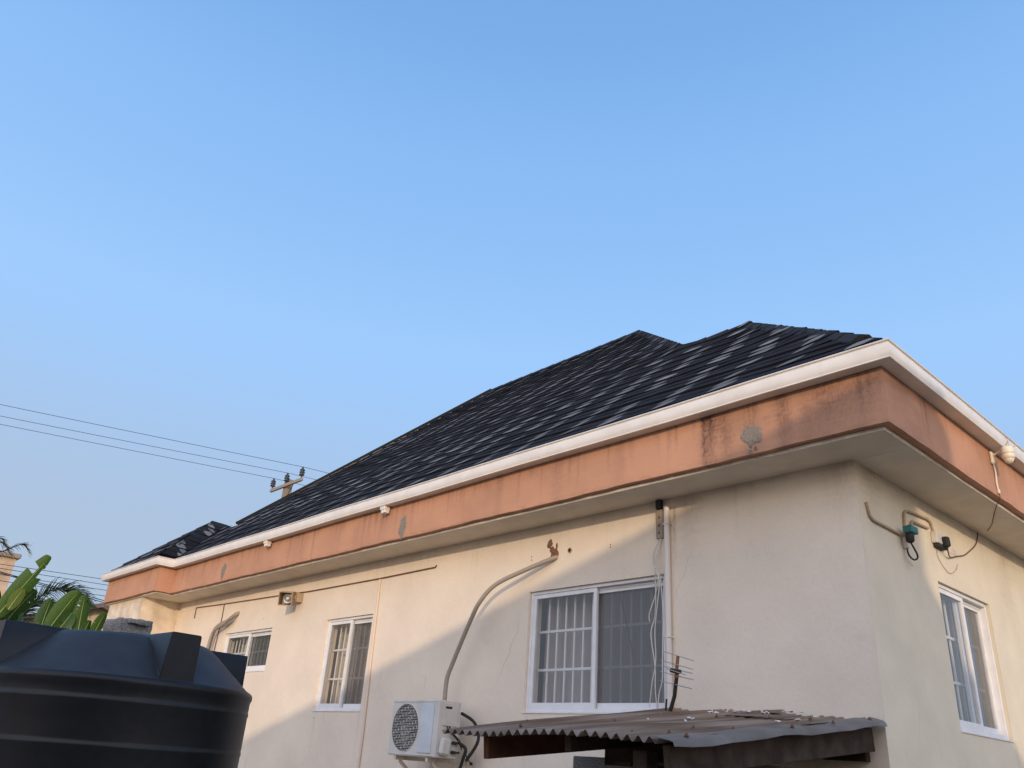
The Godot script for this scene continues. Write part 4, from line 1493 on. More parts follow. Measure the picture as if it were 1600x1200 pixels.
# ---------------------------------------------------------------- things on the front wall
func build_wall_fittings() -> void:
	# broken plaster round the pipe hole, and a small empty hole
	var st := fresh()
	blot(st, p(-3.465, 2.232, 0.003), 0.036, 0.012, 1.5)
	blot(st, p(-3.425, 2.165, 0.0045), 0.030, 0.010, 1.3)
	blot(st, p(-3.385, 2.115, 0.004), 0.052, 0.016, 1.25)
	blot(st, p(-3.355, 2.195, 0.005), 0.012, 0.006, 3.2)
	obj("broken_plaster", st, M.raw_plaster, house)
	st = fresh()
	tube(st, [p(-3.157, 2.122, -0.02), p(-3.157, 2.122, 0.010)], 0.030, 12)
	tag_part(obj("pipe_stub", st, M.conduit, house))
	st = fresh()
	tube(st, [p(-3.157, 2.122, 0.0101), p(-3.157, 2.122, 0.0125)], 0.020, 12)
	obj("pipe_stub", st, M.dark, house)
	for q in [[-3.744, 2.127], [-3.744, 2.09], [-2.593, 2.107], [-2.593, 2.08], [-7.9, 0.42], [-11.9, 2.0], [-10.0, 1.9]]:
		st = fresh()
		tube(st, [p(q[0], q[1], -0.01), p(q[0], q[1], 0.003)], 0.007, 6)
		obj("screw_hole", st, M.dark, house)
	# surface conduit in rusty paint along the wall
	st = fresh()
	tube(st, [p(-5.469, 2.235, 0.012), p(-5.49, 2.212, 0.012), p(-6.728, 2.200, 0.012), p(-8.6, 2.205, 0.012), p(-9.3, 2.225, 0.012), p(-11.616, 2.268, 0.012), p(-12.812, 2.300, 0.012), p(-12.80, 2.106, 0.012)], 0.009, 6)
	tag(obj("wall_conduit", st, M.copper_paint, self), "thin rust-brown conduit running along the wall below the eaves", "conduit")
	st = fresh()
	tube(st, [p(-11.60, 2.255, 0.010), p(-11.58, 2.04, 0.010), p(-11.62, 1.2, 0.010)], 0.008, 6)
	tag(obj("wall_conduit", st, M.copper_paint, self), "short brown conduit dropping beside the bent grey pipes", "conduit")
	st = fresh()
	tube(st, [p(-6.70, 2.185, 0.018), p(-6.66, 1.098, 0.018), p(-6.62, 0.29, 0.018), p(-6.62, -1.5, 0.018)], 0.017, 8)
	tag(obj("drop_pipe", st, M.pinkish, self), "thin pinkish pipe dropping down the wall right of the narrow window", "pipe")
	# bent pair of pipes at the far left
	st = fresh()
	tube(st, curve([p(-10.95, 2.07, -0.03), p(-10.97, 2.03, 0.05), p(-11.165, 1.935, 0.08), p(-11.50, 1.872, 0.08), p(-11.65, 1.75, 0.08), p(-11.70, 1.45, 0.08), p(-11.74, 0.8, 0.08)], 6), 0.032, 10)
	tube(st, curve([p(-10.97, 1.97, 0.12), p(-11.2, 1.87, 0.13), p(-11.46, 1.80, 0.13), p(-11.58, 1.70, 0.13), p(-11.63, 1.4, 0.13), p(-11.66, 0.8, 0.13)], 6), 0.024, 10)
	tag(obj("bent_pipe", st, M.lagging, self), "pair of wrapped pipes bending out of the wall near the small window", "pipe")
	# floodlight
	var t := thing("floodlight", "old square floodlight under the eaves with open metal hood", "floodlight", p(-8.93, 2.10, 0.0))
	var b := Basis(Vector3.UP, 0.80) * Basis(Vector3.RIGHT, 0.22)
	var c := p(-8.90, 2.09, 0.21)
	st = fresh()
	for s in [[Vector3(0, 0.097, 0), Vector3(0.21, 0.012, 0.20)], [Vector3(0, -0.097, 0), Vector3(0.21, 0.012, 0.20)], [Vector3(0.099, 0, 0), Vector3(0.012, 0.182, 0.20)], [Vector3(-0.099, 0, 0), Vector3(0.012, 0.182, 0.20)], [Vector3(0, 0, -0.09), Vector3(0.186, 0.182, 0.012)]]:
		box(st, c + b * s[0], s[1], b, 0.003)
	obj("hood", st, M.conduit, t)
	st = fresh()
	lathe(st, c + b * Vector3(0.015, 0, -0.03), [Vector2(0.0, 0.0), Vector2(0.045, 0.004), Vector2(0.072, 0.02), Vector2(0.075, 0.05), Vector2(0.066, 0.05), Vector2(0.04, 0.015), Vector2(0.0, 0.01)], 24, b * Basis(Vector3.RIGHT, PI * 0.5))
	obj("reflector", st, M.steel, t)
	st = fresh()
	lathe(st, c + b * Vector3(0.015, 0, 0.0), [Vector2(0.0, 0.04), Vector2(0.02, 0.03), Vector2(0.026, 0.0), Vector2(0.015, -0.03)], 16, b * Basis(Vector3.RIGHT, PI * 0.5))
	obj("bulb", st, M.bars, t)
	st = fresh()
	box(st, p(-8.83, 2.12, 0.05), Vector3(0.09, 0.14, 0.096), Basis.IDENTITY, 0.006)
	bar(st, p(-8.84, 2.12, 0.09), p(-8.93, 2.10, 0.14), 0.03, 0.05, Vector3.UP, 0.003)
	obj("wall_box", st, M.conduit, t)
	# white waste pipe right of the wide window
	var w := thing("waste_pipe", "white plastic waste pipe down the wall right of the wide window", "pipe", p(-1.86, -1.6, 0.04))
	st = fresh()
	tube(st, [p(-1.86, 2.37, 0.036), p(-1.857, 1.0, 0.036), p(-1.857, -1.55, 0.036)], 0.029, 14)
	obj("pipe", st, M.pvc, w)
	for y in [2.2, 1.15]:
		st = fresh()
		box(st, p(-1.858, y, 0.032), Vector3(0.074, 0.016, 0.066), Basis.IDENTITY, 0.004)
		obj("clip", st, M.pvc, w)
	# cable trunk under the soffit
	var k := thing("cable_trunk", "flat painted cable trunk hanging from the soffit above the loose cables", "cable trunk", p(-1.95, 2.08, 0.02))
	st = fresh()
	bx(st, p(-1.995, 2.075, 0.002), p(-1.915, 2.36, 0.030), 0.004)
	obj("trunk_cover", st, M.trunk, k)
	st = fresh()
	bx(st, p(-1.985, 2.362, 0.003), p(-1.925, 2.454, 0.050), 0.004)
	obj("trunk_top", st, M.fin, k)
	for y in [2.28, 2.20, 2.13]:
		st = fresh()
		blot(st, p(-1.955, y, 0.0305), 0.010, 0.004, 1.3)
		obj("rust_mark", st, M.rust, k)


func tag_part(_o: Node) -> void:
	pass


func build_hanging_cables() -> void:
	var runs := [
		["loose white cable looping left over the wide window's screen", [p(-1.955, 2.07, 0.02), p(-1.985, 1.95, 0.06), p(-1.998, 1.834, 0.05), p(-1.945, 1.706, 0.06), p(-1.99, 1.54, 0.05), p(-2.055, 1.37, 0.06), p(-2.06, 1.30, 0.05)]],
		["longest loose white cable hanging straight to the zinc roof", [p(-1.95, 2.07, 0.025), p(-1.995, 1.93, 0.07), p(-2.005, 1.80, 0.06), p(-1.93, 1.66, 0.07), p(-1.965, 1.42, 0.06), p(-2.0, 1.20, 0.05), p(-1.985, 0.95, 0.06), p(-2.03, 0.75, 0.06), p(-2.06, 0.553, 0.06)]],
		["loose white cable kinked at mid height, ending inside the roof edge", [p(-1.945, 2.07, 0.02), p(-1.975, 1.88, 0.06), p(-1.99, 1.741, 0.05), p(-1.98, 1.5, 0.06), p(-2.01, 1.33, 0.04), p(-2.03, 1.18, 0.07), p(-1.995, 0.907, 0.06), p(-1.985, 0.70, 0.07), p(-1.975, 0.545, 0.06)]],
		["loose white cable nearest the waste pipe, drooping to the aerial", [p(-1.94, 2.07, 0.02), p(-1.96, 1.90, 0.05), p(-1.935, 1.70, 0.05), p(-1.905, 1.50, 0.06), p(-1.89, 1.30, 0.07), p(-1.895, 0.95, 0.08), p(-1.90, 0.78, 0.08), p(-1.945, 0.66, 0.07), p(-1.965, 0.548, 0.06)]],
	]
	for r in runs:
		var st := fresh()
		tube(st, curve(r[1], 6), 0.0052, 6)
		tag(obj("hanging_cable", st, M.pale_wire, self), r[0], "cable", "loose cables beside the wide window")


func build_aerial() -> void:
	var t := thing("television_aerial", "small rod television aerial leaning by the wide window on the zinc roof", "aerial", p(-1.60, 0.52, 0.30))
	var st := fresh()
	tube(st, [p(-1.655, 0.505, 0.30), p(-1.60, 0.62, 0.31), p(-1.555, 0.80, 0.33)], 0.016, 8)
	tube(st, [p(-1.70, 0.50, 0.30), p(-1.69, 0.60, 0.30)], 0.008, 6)
	obj("mast", st, M.rubber, t)
	st = fresh()
	bar(st, p(-1.565, 0.76, 0.335), p(-1.520, 0.935, 0.36), 0.028, 0.016, Vector3.BACK, 0.003)
	obj("boom", st, M.aerial_brown, t)
	st = fresh()
	box(st, p(-1.548, 0.812, 0.36), Vector3(0.10, 0.035, 0.05), Basis(Vector3.BACK, -0.15), 0.01)
	obj("junction_box", st, M.fin, t)
	for q in [[-1.669, 0.975, -1.357, 0.886, 0.37], [-1.697, 0.903, -1.372, 0.821, 0.36], [-1.684, 0.856, -1.392, 0.791, 0.345], [-1.718, 0.815, -1.387, 0.741, 0.34], [-1.733, 0.743, -1.409, 0.673, 0.33], [-1.62, 0.83, -1.43, 0.775, 0.385]]:
		st = fresh()
		tube(st, [p(q[0], q[1], q[4]), p(q[2], q[3], q[4])], 0.0042, 6)
		obj("rod", st, M.steel, t)


# ---------------------------------------------------------------- things on the right wall and its fascia
func build_right_wall_fittings() -> void:
	var st := fresh()
	tube(st, [p(0.013, 2.125, -0.118), p(0.015, 2.02, -0.150), p(0.016, 1.995, -0.20), p(0.016, 1.991, -0.70)], 0.0115, 8)
	tag(obj("conduit_run", st, M.conduit, self), "painted conduit elbowing down along the right wall to the teal lamp", "conduit")
	st = fresh()
	tube(st, [p(0.016, 1.97, -0.785), p(0.016, 2.20, -0.835), p(0.016, 2.235, -0.87), p(0.016, 2.250, -0.92), p(0.016, 2.279, -1.33), p(0.016, 2.265, -1.40), p(0.016, 2.185, -1.435)], 0.0115, 8)
	tag(obj("conduit_run", st, M.conduit, self), "conduit loop rising from the teal lamp and over to the white box", "conduit")
	st = fresh()
	tube(st, [p(0.016, 2.13, -0.94), p(0.016, 2.172, -0.985), p(0.016, 2.175, -1.05), p(0.016, 2.191, -1.32)], 0.0115, 8)
	tag(obj("conduit_run", st, M.conduit, self), "short straight conduit behind the teal lamp, below the loop", "conduit")
	# security lamp with a teal hood
	var t := thing("security_lamp", "small security lamp with teal hood and dark bulb on the right wall", "lamp", p(0.0, 1.95, -0.72))
	st = fresh()
	bx(st, p(0.050, 1.995, -0.800), p(0.125, 2.055, -0.675), 0.006)
	obj("hood", st, M.teal, t)
	st = fresh()
	lathe(st, p(0.085, 1.925, -0.705), [Vector2(0.0, -0.018), Vector2(0.018, -0.014), Vector2(0.032, 0.0), Vector2(0.035, 0.035), Vector2(0.03, 0.069), Vector2(0.0, 0.0695)], 18)
	obj("bulb", st, M.rubber, t)
	st = fresh()
	tube(st, [p(0.09, 1.993, -0.775), p(0.09, 1.945, -0.775), p(0.085, 1.935, -0.76)], 0.009, 8)
	obj("lamp_arm", st, M.conduit, t)
	st = fresh()
	bx(st, p(0.002, 1.885, -0.79), p(0.040, 1.985, -0.745), 0.006)
	bx(st, p(0.041, 2.0, -0.77), p(0.049, 2.02, -0.74), 0.002)
	obj("wall_mount", st, M.pvc, t)
	st = fresh()
	tube(st, curve([p(0.025, 1.888, -0.765), p(0.04, 1.82, -0.755), p(0.06, 1.79, -0.80), p(0.075, 1.83, -0.84), p(0.085, 1.912, -0.715)], 6), 0.0075, 8)
	obj("flex", st, M.rubber, t)
	st = fresh()
	tube(st, curve([p(0.02, 1.86, -0.77), p(0.04, 1.79, -0.72), p(0.05, 1.735, -0.76), p(0.045, 1.765, -0.81)], 6), 0.004, 6)
	obj("flex", st, M.pale_wire, t)
	# junction box with a plug-in adaptor
	var j := thing("junction_box", "small white socket box on the right wall fed by the conduit loop", "socket box", p(0.0, 2.08, -1.50))
	st = fresh()
	bx(st, p(0.001, 2.078, -1.66), p(0.055, 2.180, -1.395), 0.006)
	obj("box", st, M.white_case, j)
	st = fresh()
	bx(st, p(0.0012, 2.045, -1.60), p(0.055, 2.073, -1.42), 0.004)
	obj("box_lip", st, M.fin, j)
	var a := thing("plug_adaptor", "black plug-in adaptor hanging on the white socket box", "adaptor", p(0.06, 2.05, -1.53))
	st = fresh()
	box(st, p(0.075, 2.105, -1.535), Vector3(0.055, 0.095, 0.075), Basis(Vector3.RIGHT, 0.2), 0.014)
	obj("case", st, M.rubber, a)
	st = fresh()
	bx(st, p(0.041, 2.10, -1.555), p(0.050, 2.115, -1.515), 0.001)
	obj("pins", st, M.steel, a)
	st = fresh()
	tube(st, curve([p(0.075, 2.06, -1.55), p(0.05, 2.02, -1.62), p(0.02, 2.015, -1.74), p(0.012, 2.07, -1.95), p(0.012, 2.115, -2.12), p(0.012, 2.17, -2.25), p(0.010, 2.30, -2.50), p(0.010, 2.40, -2.60), p(0.010, 2.452, -2.62)], 6), 0.0058, 6)
	tag(obj("adaptor_lead", st, M.copper_paint, self), "thin lead looping from the black adaptor up the right wall", "cable")
	st = fresh()
	tube(st, curve([p(0.008, 2.05, -1.50), p(0.007, 1.98, -1.47), p(0.007, 1.90, -1.56), p(0.007, 1.86, -1.70), p(0.007, 1.92, -1.86), p(0.007, 1.99, -1.93)], 6), 0.0028, 5)
	tag(obj("thin_wire", st, M.conduit, self), "hair-thin wire sagging below the white socket box", "wire")
	st = fresh()
	bx(st, p(0.001, 2.075, -2.02), p(0.004, 2.125, -1.66), 0.001)
	tag(obj("label_strip", st, M.trim, self), "pale strip of scuffed tape right of the black adaptor", "tape")
	# camera on the fascia
	var c := thing("security_camera", "cream dome security camera on a short arm from the terracotta fascia", "security camera", p(OV, 2.80, -1.62))
	st = fresh()
	bx(st, p(OV + 0.001, 2.775, -1.655), p(OV + 0.030, 2.895, -1.595), 0.010)
	bar(st, p(OV + 0.028, 2.855, -1.62), p(OV + 0.13, 2.882, -1.59), 0.022, 0.020, Vector3.UP, 0.006)
	obj("arm", st, M.camera_white, c)
	st = fresh()
	var cc := p(OV + 0.165, 2.815, -1.565)
	var sz := 0.74
	var small := Basis.from_scale(Vector3.ONE * sz)
	lathe(st, cc, [Vector2(0.0, 0.10), Vector2(0.05, 0.098), Vector2(0.066, 0.088), Vector2(0.070, 0.06), Vector2(0.072, 0.02), Vector2(0.070, 0.012)], 32, small)
	lathe(st, cc, [Vector2(0.070, 0.008), Vector2(0.072, -0.02), Vector2(0.066, -0.05), Vector2(0.055, -0.058), Vector2(0.0, -0.058)], 32, small)
	obj("housing", st, M.camera_white, c)
	st = fresh()
	lathe(st, cc + Vector3(0.0, -0.055, 0.0) * sz, [Vector2(0.0, -0.058), Vector2(0.025, -0.052), Vector2(0.045, -0.035), Vector2(0.056, -0.008), Vector2(0.055, 0.02)], 32, small)
	obj("dome", st, M.camera_white, c)
	st = fresh()
	lathe(st, cc + Vector3(0.03, -0.070, -0.036) * sz, [Vector2(0.0, 0.02), Vector2(0.016, 0.018), Vector2(0.018, 0.0)], 16, Basis(Quaternion(Vector3.UP, Vector3(0.55, -0.45, -0.65).normalized())) * small)
	obj("lens", st, M.rubber, c)
	for q in [[p(OV + 0.14, 2.885, -1.59), p(OV + 0.20, 2.935, -1.52)], [p(OV + 0.17, 2.88, -1.60), p(OV + 0.25, 2.90, -1.58)]]:
		st = fresh()
		tube(st, [q[0], q[1]], 0.005, 8)
		obj("whip", st, M.camera_white, c)
	for dx in [0.0, 0.012]:
		st = fresh()
		tube(st, curve([p(OV + 0.014, 2.78, -1.635 - dx), p(OV + 0.012, 2.70, -1.648 - dx), p(OV + 0.010, 2.60, -1.625 - dx * 1.6), p(OV + 0.012, 2.545, -1.63 - dx)], 6), 0.0055, 6)
		obj("lead", st, M.camera_white, c)
	st = fresh()
	bx(st, p(OV + 0.003, 2.500, -1.652), p(OV + 0.022, 2.545, -1.625), 0.004)
	obj("connector", st, M.camera_white, c)
	st = fresh()
	tube(st, curve([p(OV + 0.010, 2.505, -1.64), p(OV + 0.006, 2.47, -1.66), p(OV - 0.05, 2.448, -1.75), p(OV - 0.18, 2.450, -2.05), p(OV - 0.32, 2.451, -2.40), p(OV - 0.43, 2.451, -2.60)], 6), 0.0035, 6)
	tag(obj("camera_lead", st, M.copper_paint, self), "thin dark lead from the dome camera across the soffit", "cable")


# ---------------------------------------------------------------- pole and wires
func build_utility_pole() -> void:
	var t := thing("utility_pole", "concrete electricity pole with crossarm and three dark insulators behind the roof", "utility pole", p(-28.95, -1.6, -8.85))
	var st := fresh()
	var c := Vector2(-28.98, -9.18)
	flat(st)
	var secs := [[-1.6, 0.24], [10.62, 0.135]]
	for k in 4:
		var s0 := Vector2([-1, 1, 1, -1][k], [-1, -1, 1, 1][k])
		var s1 := Vector2([1, 1, -1, -1][k], [-1, 1, 1, -1][k])
		var q := []
		for e in [[s0, 0], [s1, 0], [s1, 1], [s0, 1]]:
			var pt: Vector2 = c + e[0] * secs[e[1]][1]
			q.append(p(pt.x, secs[e[1]][0], pt.y))
		face(st, q, Vector3(s0.x + s1.x, 0, s0.y + s1.y))
	face(st, [p(c.x - 0.135, 10.62, c.y - 0.135), p(c.x + 0.135, 10.62, c.y - 0.135), p(c.x + 0.135, 10.62, c.y + 0.135), p(c.x - 0.135, 10.62, c.y + 0.135)], Vector3.UP)
	obj("post", st, M.pole, t)
	st = fresh()
	bar(st, p(-30.18, 10.30, -8.99), p(-27.42, 10.30, -8.99), 0.10, 0.14, Vector3.UP, 0.01)
	obj("crossarm", st, M.arm, t)
	st = fresh()
	tube(st, [p(-28.1, 10.24, -8.98), p(-28.85, 9.3, -8.98)], 0.022, 6)
	obj("brace", st, M.wire, t)
	st = fresh()
	bx(st, p(c.x - 0.17, 9.55, c.y - 0.17), p(c.x + 0.17, 9.63, c.y + 0.17), 0.01)
	bar(st, p(c.x - 0.17, 9.4, c.y), p(c.x - 0.45, 9.4, c.y), 0.03, 0.03)
	obj("band", st, M.fin, t)
	for xx in [-30.08, -28.84, -27.53]:
		st = fresh()
		var y0 := 10.40 if xx != -28.84 else 10.63
		lathe(st, p(xx, 10.37, -8.99), [Vector2(0.03, 0.0), Vector2(0.03, 0.10), Vector2(0.11, 0.12), Vector2(0.12, 0.15), Vector2(0.06, 0.19), Vector2(0.12, 0.23), Vector2(0.12, 0.26), Vector2(0.06, 0.30), Vector2(0.11, 0.33), Vector2(0.11, 0.36), Vector2(0.04, 0.42), Vector2(0.045, 0.48), Vector2(0.0, 0.49)], 14)
		obj("insulator", st, M.porcelain, t)


func sagging(a: Vector3, b: Vector3, sag: float, n := 24) -> Array:
	var out := []
	for i in n + 1:
		var s := float(i) / n
		out.append(a.lerp(b, s) - Vector3.UP * sag * 4.0 * s * (1.0 - s))
	return out


func build_power_lines() -> void:
	var k := 0
	for q in [[-30.08, -32.98, 1.4, "lowest"], [-28.84, -31.95, 1.63, "middle"], [-27.53, -30.60, 1.94, "topmost"]]:
		var st := fresh()
		var a := p(q[0], 10.86, -8.99)
		var d := (p(q[1], 10.86, q[2]) - a)
		var far := a + d * 4.2
		var pts := sagging(a, far, 0.12)
		pts.reverse()
		pts.append_array(sagging(a, p(q[0] + 11.0, 10.8, -48.0), 0.3))
		tube(st, pts, 0.011, 5)
		tag(obj("power_line", st, M.wire, self), "%s of the three high power lines meeting the pole's insulators" % q[3], "power line", "high power lines to the pole")
	var lows := [[Vector3(-19.81, 3.54, 1.81), Vector3(-21.31, 3.86, -0.56)], [Vector3(-19.84, 3.44, 1.95), Vector3(-21.26, 3.72, -0.72)], [Vector3(-19.86, 3.30, 2.07), Vector3(-21.26, 3.58, -0.73)], [Vector3(-19.85, 3.16, 1.99), Vector3(-21.26, 3.43, -0.74)], [Vector3(-19.82, 3.33, 1.85), Vector3(-21.25, 3.31, -0.75)], [Vector3(-19.82, 3.30, 1.84), Vector3(-21.25, 3.26, -0.75)]]
	var which := ["topmost of the low wires behind the banana leaves", "second wire from the top behind the banana leaves", "third wire from the top behind the banana leaves", "fourth wire from the top behind the banana leaves", "upper thick cable crossing the wires at a steeper angle", "lower thick cable, lowest where wires reach the fascia"]
	for i in lows.size():
		var st := fresh()
		var a := p(lows[i][0].x, lows[i][0].y, lows[i][0].z)
		var b := p(lows[i][1].x, lows[i][1].y, lows[i][1].z)
		var d := b - a
		tube(st, [a - d * 2.5, a, b, b + d * 3.0], 0.007 if i < 4 else 0.011, 5)
		tag(obj("low_wire", st, M.wire_dark, self), which[i], "wire", "low wires behind the plants")


# ---------------------------------------------------------------- plants
# banana leaf: midrib from base to tip with a droop, blade halves cut into ribbons; tears are [side, from, to, how much stays]
func banana_leaf(t: Node3D, base: Vector3, tip: Vector3, across: Vector3, width: float, droop: float, tears: Array, material: Material, fold := 0.25) -> void:
	var st := fresh()
	smooth(st)
	var n := 36
	var dir := tip - base
	var side := (across - dir.normalized() * across.dot(dir.normalized())).normalized()
	var nor := side.cross(dir).normalized()
	var mid := func(s: float) -> Vector3: return base + dir * s + nor * droop * (s * (1.0 - s) * 4.0) + Vector3.DOWN * absf(droop) * s * s * 0.6
	var w := func(s: float) -> float: return width * pow(sin(PI * clampf(0.06 + 0.90 * s, 0.0, 1.0)), 0.55) * (1.0 if s < 0.985 else 0.3)
	for sd in [-1.0, 1.0]:
		var cut := 1.0
		for i in n:
			var s0 := float(i) / n
			var s1 := float(i + 1) / n
			var keep0 := 1.0
			for tr in tears:
				if tr[0] == sd and s0 >= tr[1] - 1e-4 and s0 < tr[2]:
					keep0 = tr[3]
			var w0: float = w.call(s0) * keep0 * rng.randf_range(0.985, 1.01)
			var w1: float = w.call(s1) * keep0 * rng.randf_range(0.985, 1.01)
			var gap := 0.0 if rng.randf() > 0.06 else 0.010
			var lean := dir * 0.10
			var out0 := func(f: float, ww: float, s: float) -> Vector3: return mid.call(s) + side * sd * ww * f + nor * fold * ww * f * f + lean * (ww / width) * f * 0.5
			face(st, [mid.call(s0), mid.call(s1), out0.call(0.5, w1, s1), out0.call(0.5, w0, s0)], nor)
			face(st, [out0.call(0.5, w0, s0), out0.call(0.5, w1, s1), out0.call(1.0, w1, s1 - gap), out0.call(1.0, w0, s0)], nor)
	var leaf := obj("leaf", st, material, t)
	st = fresh()
	var pts := []
	for i in 13:
		pts.append(mid.call(i / 12.0) + nor * 0.004)
	tube(st, pts, 0.014, 5, 0.004)
	obj("midrib", st, M.rib, leaf)


func build_plants() -> void:
	rng.seed = 5150
	var b1 := thing("banana_plant", "banana plant with one tall torn leaf reaching above the tank, far left", "banana plant", p(-16.95, -1.6, 2.45))
	var st := fresh()
	tube(st, curve([p(-16.95, -1.6, 2.45), p(-16.93, 0.3, 2.47), p(-16.9, 1.9, 2.45)], 5), 0.14, 10, 0.06)
	obj("stem", st, M.banana_deep, b1)
	var ax := Vector3(0.15, 0.45, 0.85)
	banana_leaf(b1, p(-16.90, 1.95, 2.47), p(-16.74, 3.41, 1.83), Vector3(0.1, 0.62, 0.9), 0.20, 0.03, [[1.0, 0.68, 0.80, 0.12], [-1.0, 0.66, 0.78, 0.45], [-1.0, 0.78, 1.0, 0.65]], M.banana)
	banana_leaf(b1, p(-16.78, 2.20, 2.28), p(-16.76, 2.66, 2.13), ax, 0.13, 0.02, [], M.banana_pale, 0.1)
	banana_leaf(b1, p(-16.98, 1.9, 2.55), p(-16.85, 2.62, 2.62), Vector3(0.1, -0.3, 1), 0.22, 0.1, [], M.banana_deep)
	banana_leaf(b1, p(-17.0, 1.9, 2.5), p(-17.2, 3.0, 3.6), Vector3(0.6, -0.3, 0.5), 0.28, 0.25, [[1.0, 0.4, 0.46, 0.3]], M.banana_deep)
	banana_leaf(b1, p(-17.1, 1.7, 2.3), p(-17.0, 2.75, 1.85), Vector3(0.2, 0.4, 0.9), 0.20, 0.08, [[1.0, 0.5, 0.56, 0.3], [-1.0, 0.7, 0.74, 0.4]], M.banana_deep)
	banana_leaf(b1, p(-17.2, 1.7, 2.2), p(-17.3, 2.55, 2.75), Vector3(0.2, -0.4, 0.9), 0.22, 0.12, [[1.0, 0.6, 0.63, 0.3]], M.banana)
	var b2 := thing("banana_plant", "banana plant with broad leaning leaf beside the far house roof", "banana plant", p(-16.7, -1.6, 1.45))
	st = fresh()
	tube(st, curve([p(-16.7, -1.6, 1.45), p(-16.69, 0.4, 1.47), p(-16.67, 1.7, 1.44)], 5), 0.13, 10, 0.05)
	obj("stem", st, M.banana_deep, b2)
	banana_leaf(b2, p(-16.67, 1.80, 1.50), p(-16.58, 2.79, 1.12), Vector3(0.1, 0.5, 1.0), 0.21, 0.04, [[1.0, 0.90, 1.0, 0.75], [-1.0, 0.52, 0.56, 0.5]], M.banana)
	banana_leaf(b2, p(-16.66, 1.72, 1.38), p(-16.6, 2.38, 1.12), Vector3(0.1, 0.4, -1.0), 0.17, 0.10, [[-1.0, 0.5, 0.55, 0.3]], M.banana_deep)
	banana_leaf(b2, p(-16.70, 1.7, 1.52), p(-16.95, 2.3, 1.95), Vector3(0.8, 0.1, 0.5), 0.2, 0.15, [], M.banana_deep)
	banana_leaf(b2, p(-16.9, 1.6, 1.55), p(-17.0, 2.6, 1.50), Vector3(0.1, 0.1, 1.0), 0.17, 0.05, [[1.0, 0.4, 0.44, 0.4], [-1.0, 0.6, 0.66, 0.3]], M.banana_deep)
	banana_leaf(b2, p(-16.95, 1.6, 1.25), p(-17.1, 2.5, 0.95), Vector3(0.1, 0.2, 1.0), 0.18, 0.08, [[-1.0, 0.55, 0.6, 0.3]], M.banana_deep)
	var b3 := thing("banana_plant", "banana plant with an upright notched leaf just left of the house end", "banana plant", p(-16.52, -1.6, 0.92))
	st = fresh()
	tube(st, curve([p(-16.52, -1.6, 0.92), p(-16.52, 0.4, 0.92), p(-16.52, 1.7, 0.92)], 5), 0.12, 10, 0.05)
	obj("stem", st, M.banana_deep, b3)
	banana_leaf(b3, p(-16.52, 1.78, 0.90), p(-16.54, 2.72, 0.98), Vector3(0.1, 0, 1.0), 0.165, 0.03, [[1.0, 0.62, 0.65, 0.5], [1.0, 0.72, 0.75, 0.4], [1.0, 0.82, 0.85, 0.5], [-1.0, 0.8, 0.84, 0.6]], M.banana)
	banana_leaf(b3, p(-16.44, 1.72, 0.66), p(-16.40, 2.42, 0.52), Vector3(0.2, 0.3, 1.0), 0.125, 0.03, [], M.banana)
	banana_leaf(b3, p(-16.5, 1.7, 0.84), p(-16.42, 2.22, 0.78), Vector3(0.1, 0.1, 1.0), 0.10, 0.04, [], M.banana_deep)
	# palm with one long arching frond
	var pm := thing("palm", "young palm with long arching feathery frond between the banana leaves", "palm", p(-18.8, -1.6, 1.75))
	st = fresh()
	tube(st, [p(-18.8, -1.6, 1.75), p(-18.79, 0.4, 1.73), p(-18.77, 1.5, 1.70)], 0.16, 10, 0.10)
	obj("trunk", st, M.dry, pm)
	frond(pm, [p(-18.76, 1.55, 1.72), p(-18.72, 2.35, 1.58), p(-18.68, 2.86, 1.28), p(-18.60, 3.06, 0.92), p(-18.52, 2.98, 0.56), p(-18.45, 2.72, 0.28)], 0.62, 58, M.palm, 0.45)
	frond(pm, [p(-18.78, 1.55, 1.75), p(-18.66, 2.25, 1.62), p(-18.45, 2.62, 1.42), p(-18.2, 2.66, 1.05)], 0.5, 40, M.palm, 0.4)
	frond(pm, [p(-18.82, 1.55, 1.75), p(-18.95, 2.3, 2.0), p(-19.05, 2.6, 2.4), p(-19.1, 2.5, 2.9)], 0.5, 30, M.palm)
	frond(pm, [p(-18.80, 1.5, 1.70), p(-18.9, 2.0, 1.35), p(-19.0, 2.2, 0.95), p(-19.1, 2.1, 0.5)], 0.45, 26, M.palm)
	# tall palm beyond the left edge, its dry frond tips hanging into view
	var pd := thing("palm", "tall palm at the left edge with dry brown drooping frond tips", "palm", p(-19.05, -1.6, 3.6))
	st = fresh()
	tube(st, curve([p(-19.05, -1.6, 3.6), p(-19.03, 1.2, 3.55), p(-19.0, 3.35, 3.45)], 5), 0.17, 10, 0.11)
	obj("trunk", st, M.dry, pd)
	frond(pd, [p(-19.0, 3.35, 3.45), p(-18.95, 3.62, 2.85), p(-18.89, 3.66, 2.38), p(-18.84, 3.86, 2.10), p(-18.82, 3.88, 1.96), p(-18.80, 3.74, 1.82)], 0.40, 26, M.dry)
	frond(pd, [p(-19.0, 3.35, 3.45), p(-18.9, 3.85, 2.95), p(-18.88, 3.86, 2.45), p(-18.86, 3.62, 2.16)], 0.42, 26, M.dry)
	frond(pd, [p(-19.0, 3.4, 3.45), p(-18.95, 3.9, 3.0), p(-18.9, 3.95, 2.5), p(-18.9, 3.84, 2.36)], 0.3, 20, M.palm)
	frond(pd, [p(-19.0, 3.4, 3.45), p(-19.3, 4.1, 4.0), p(-19.5, 4.0, 4.8)], 0.5, 24, M.palm)
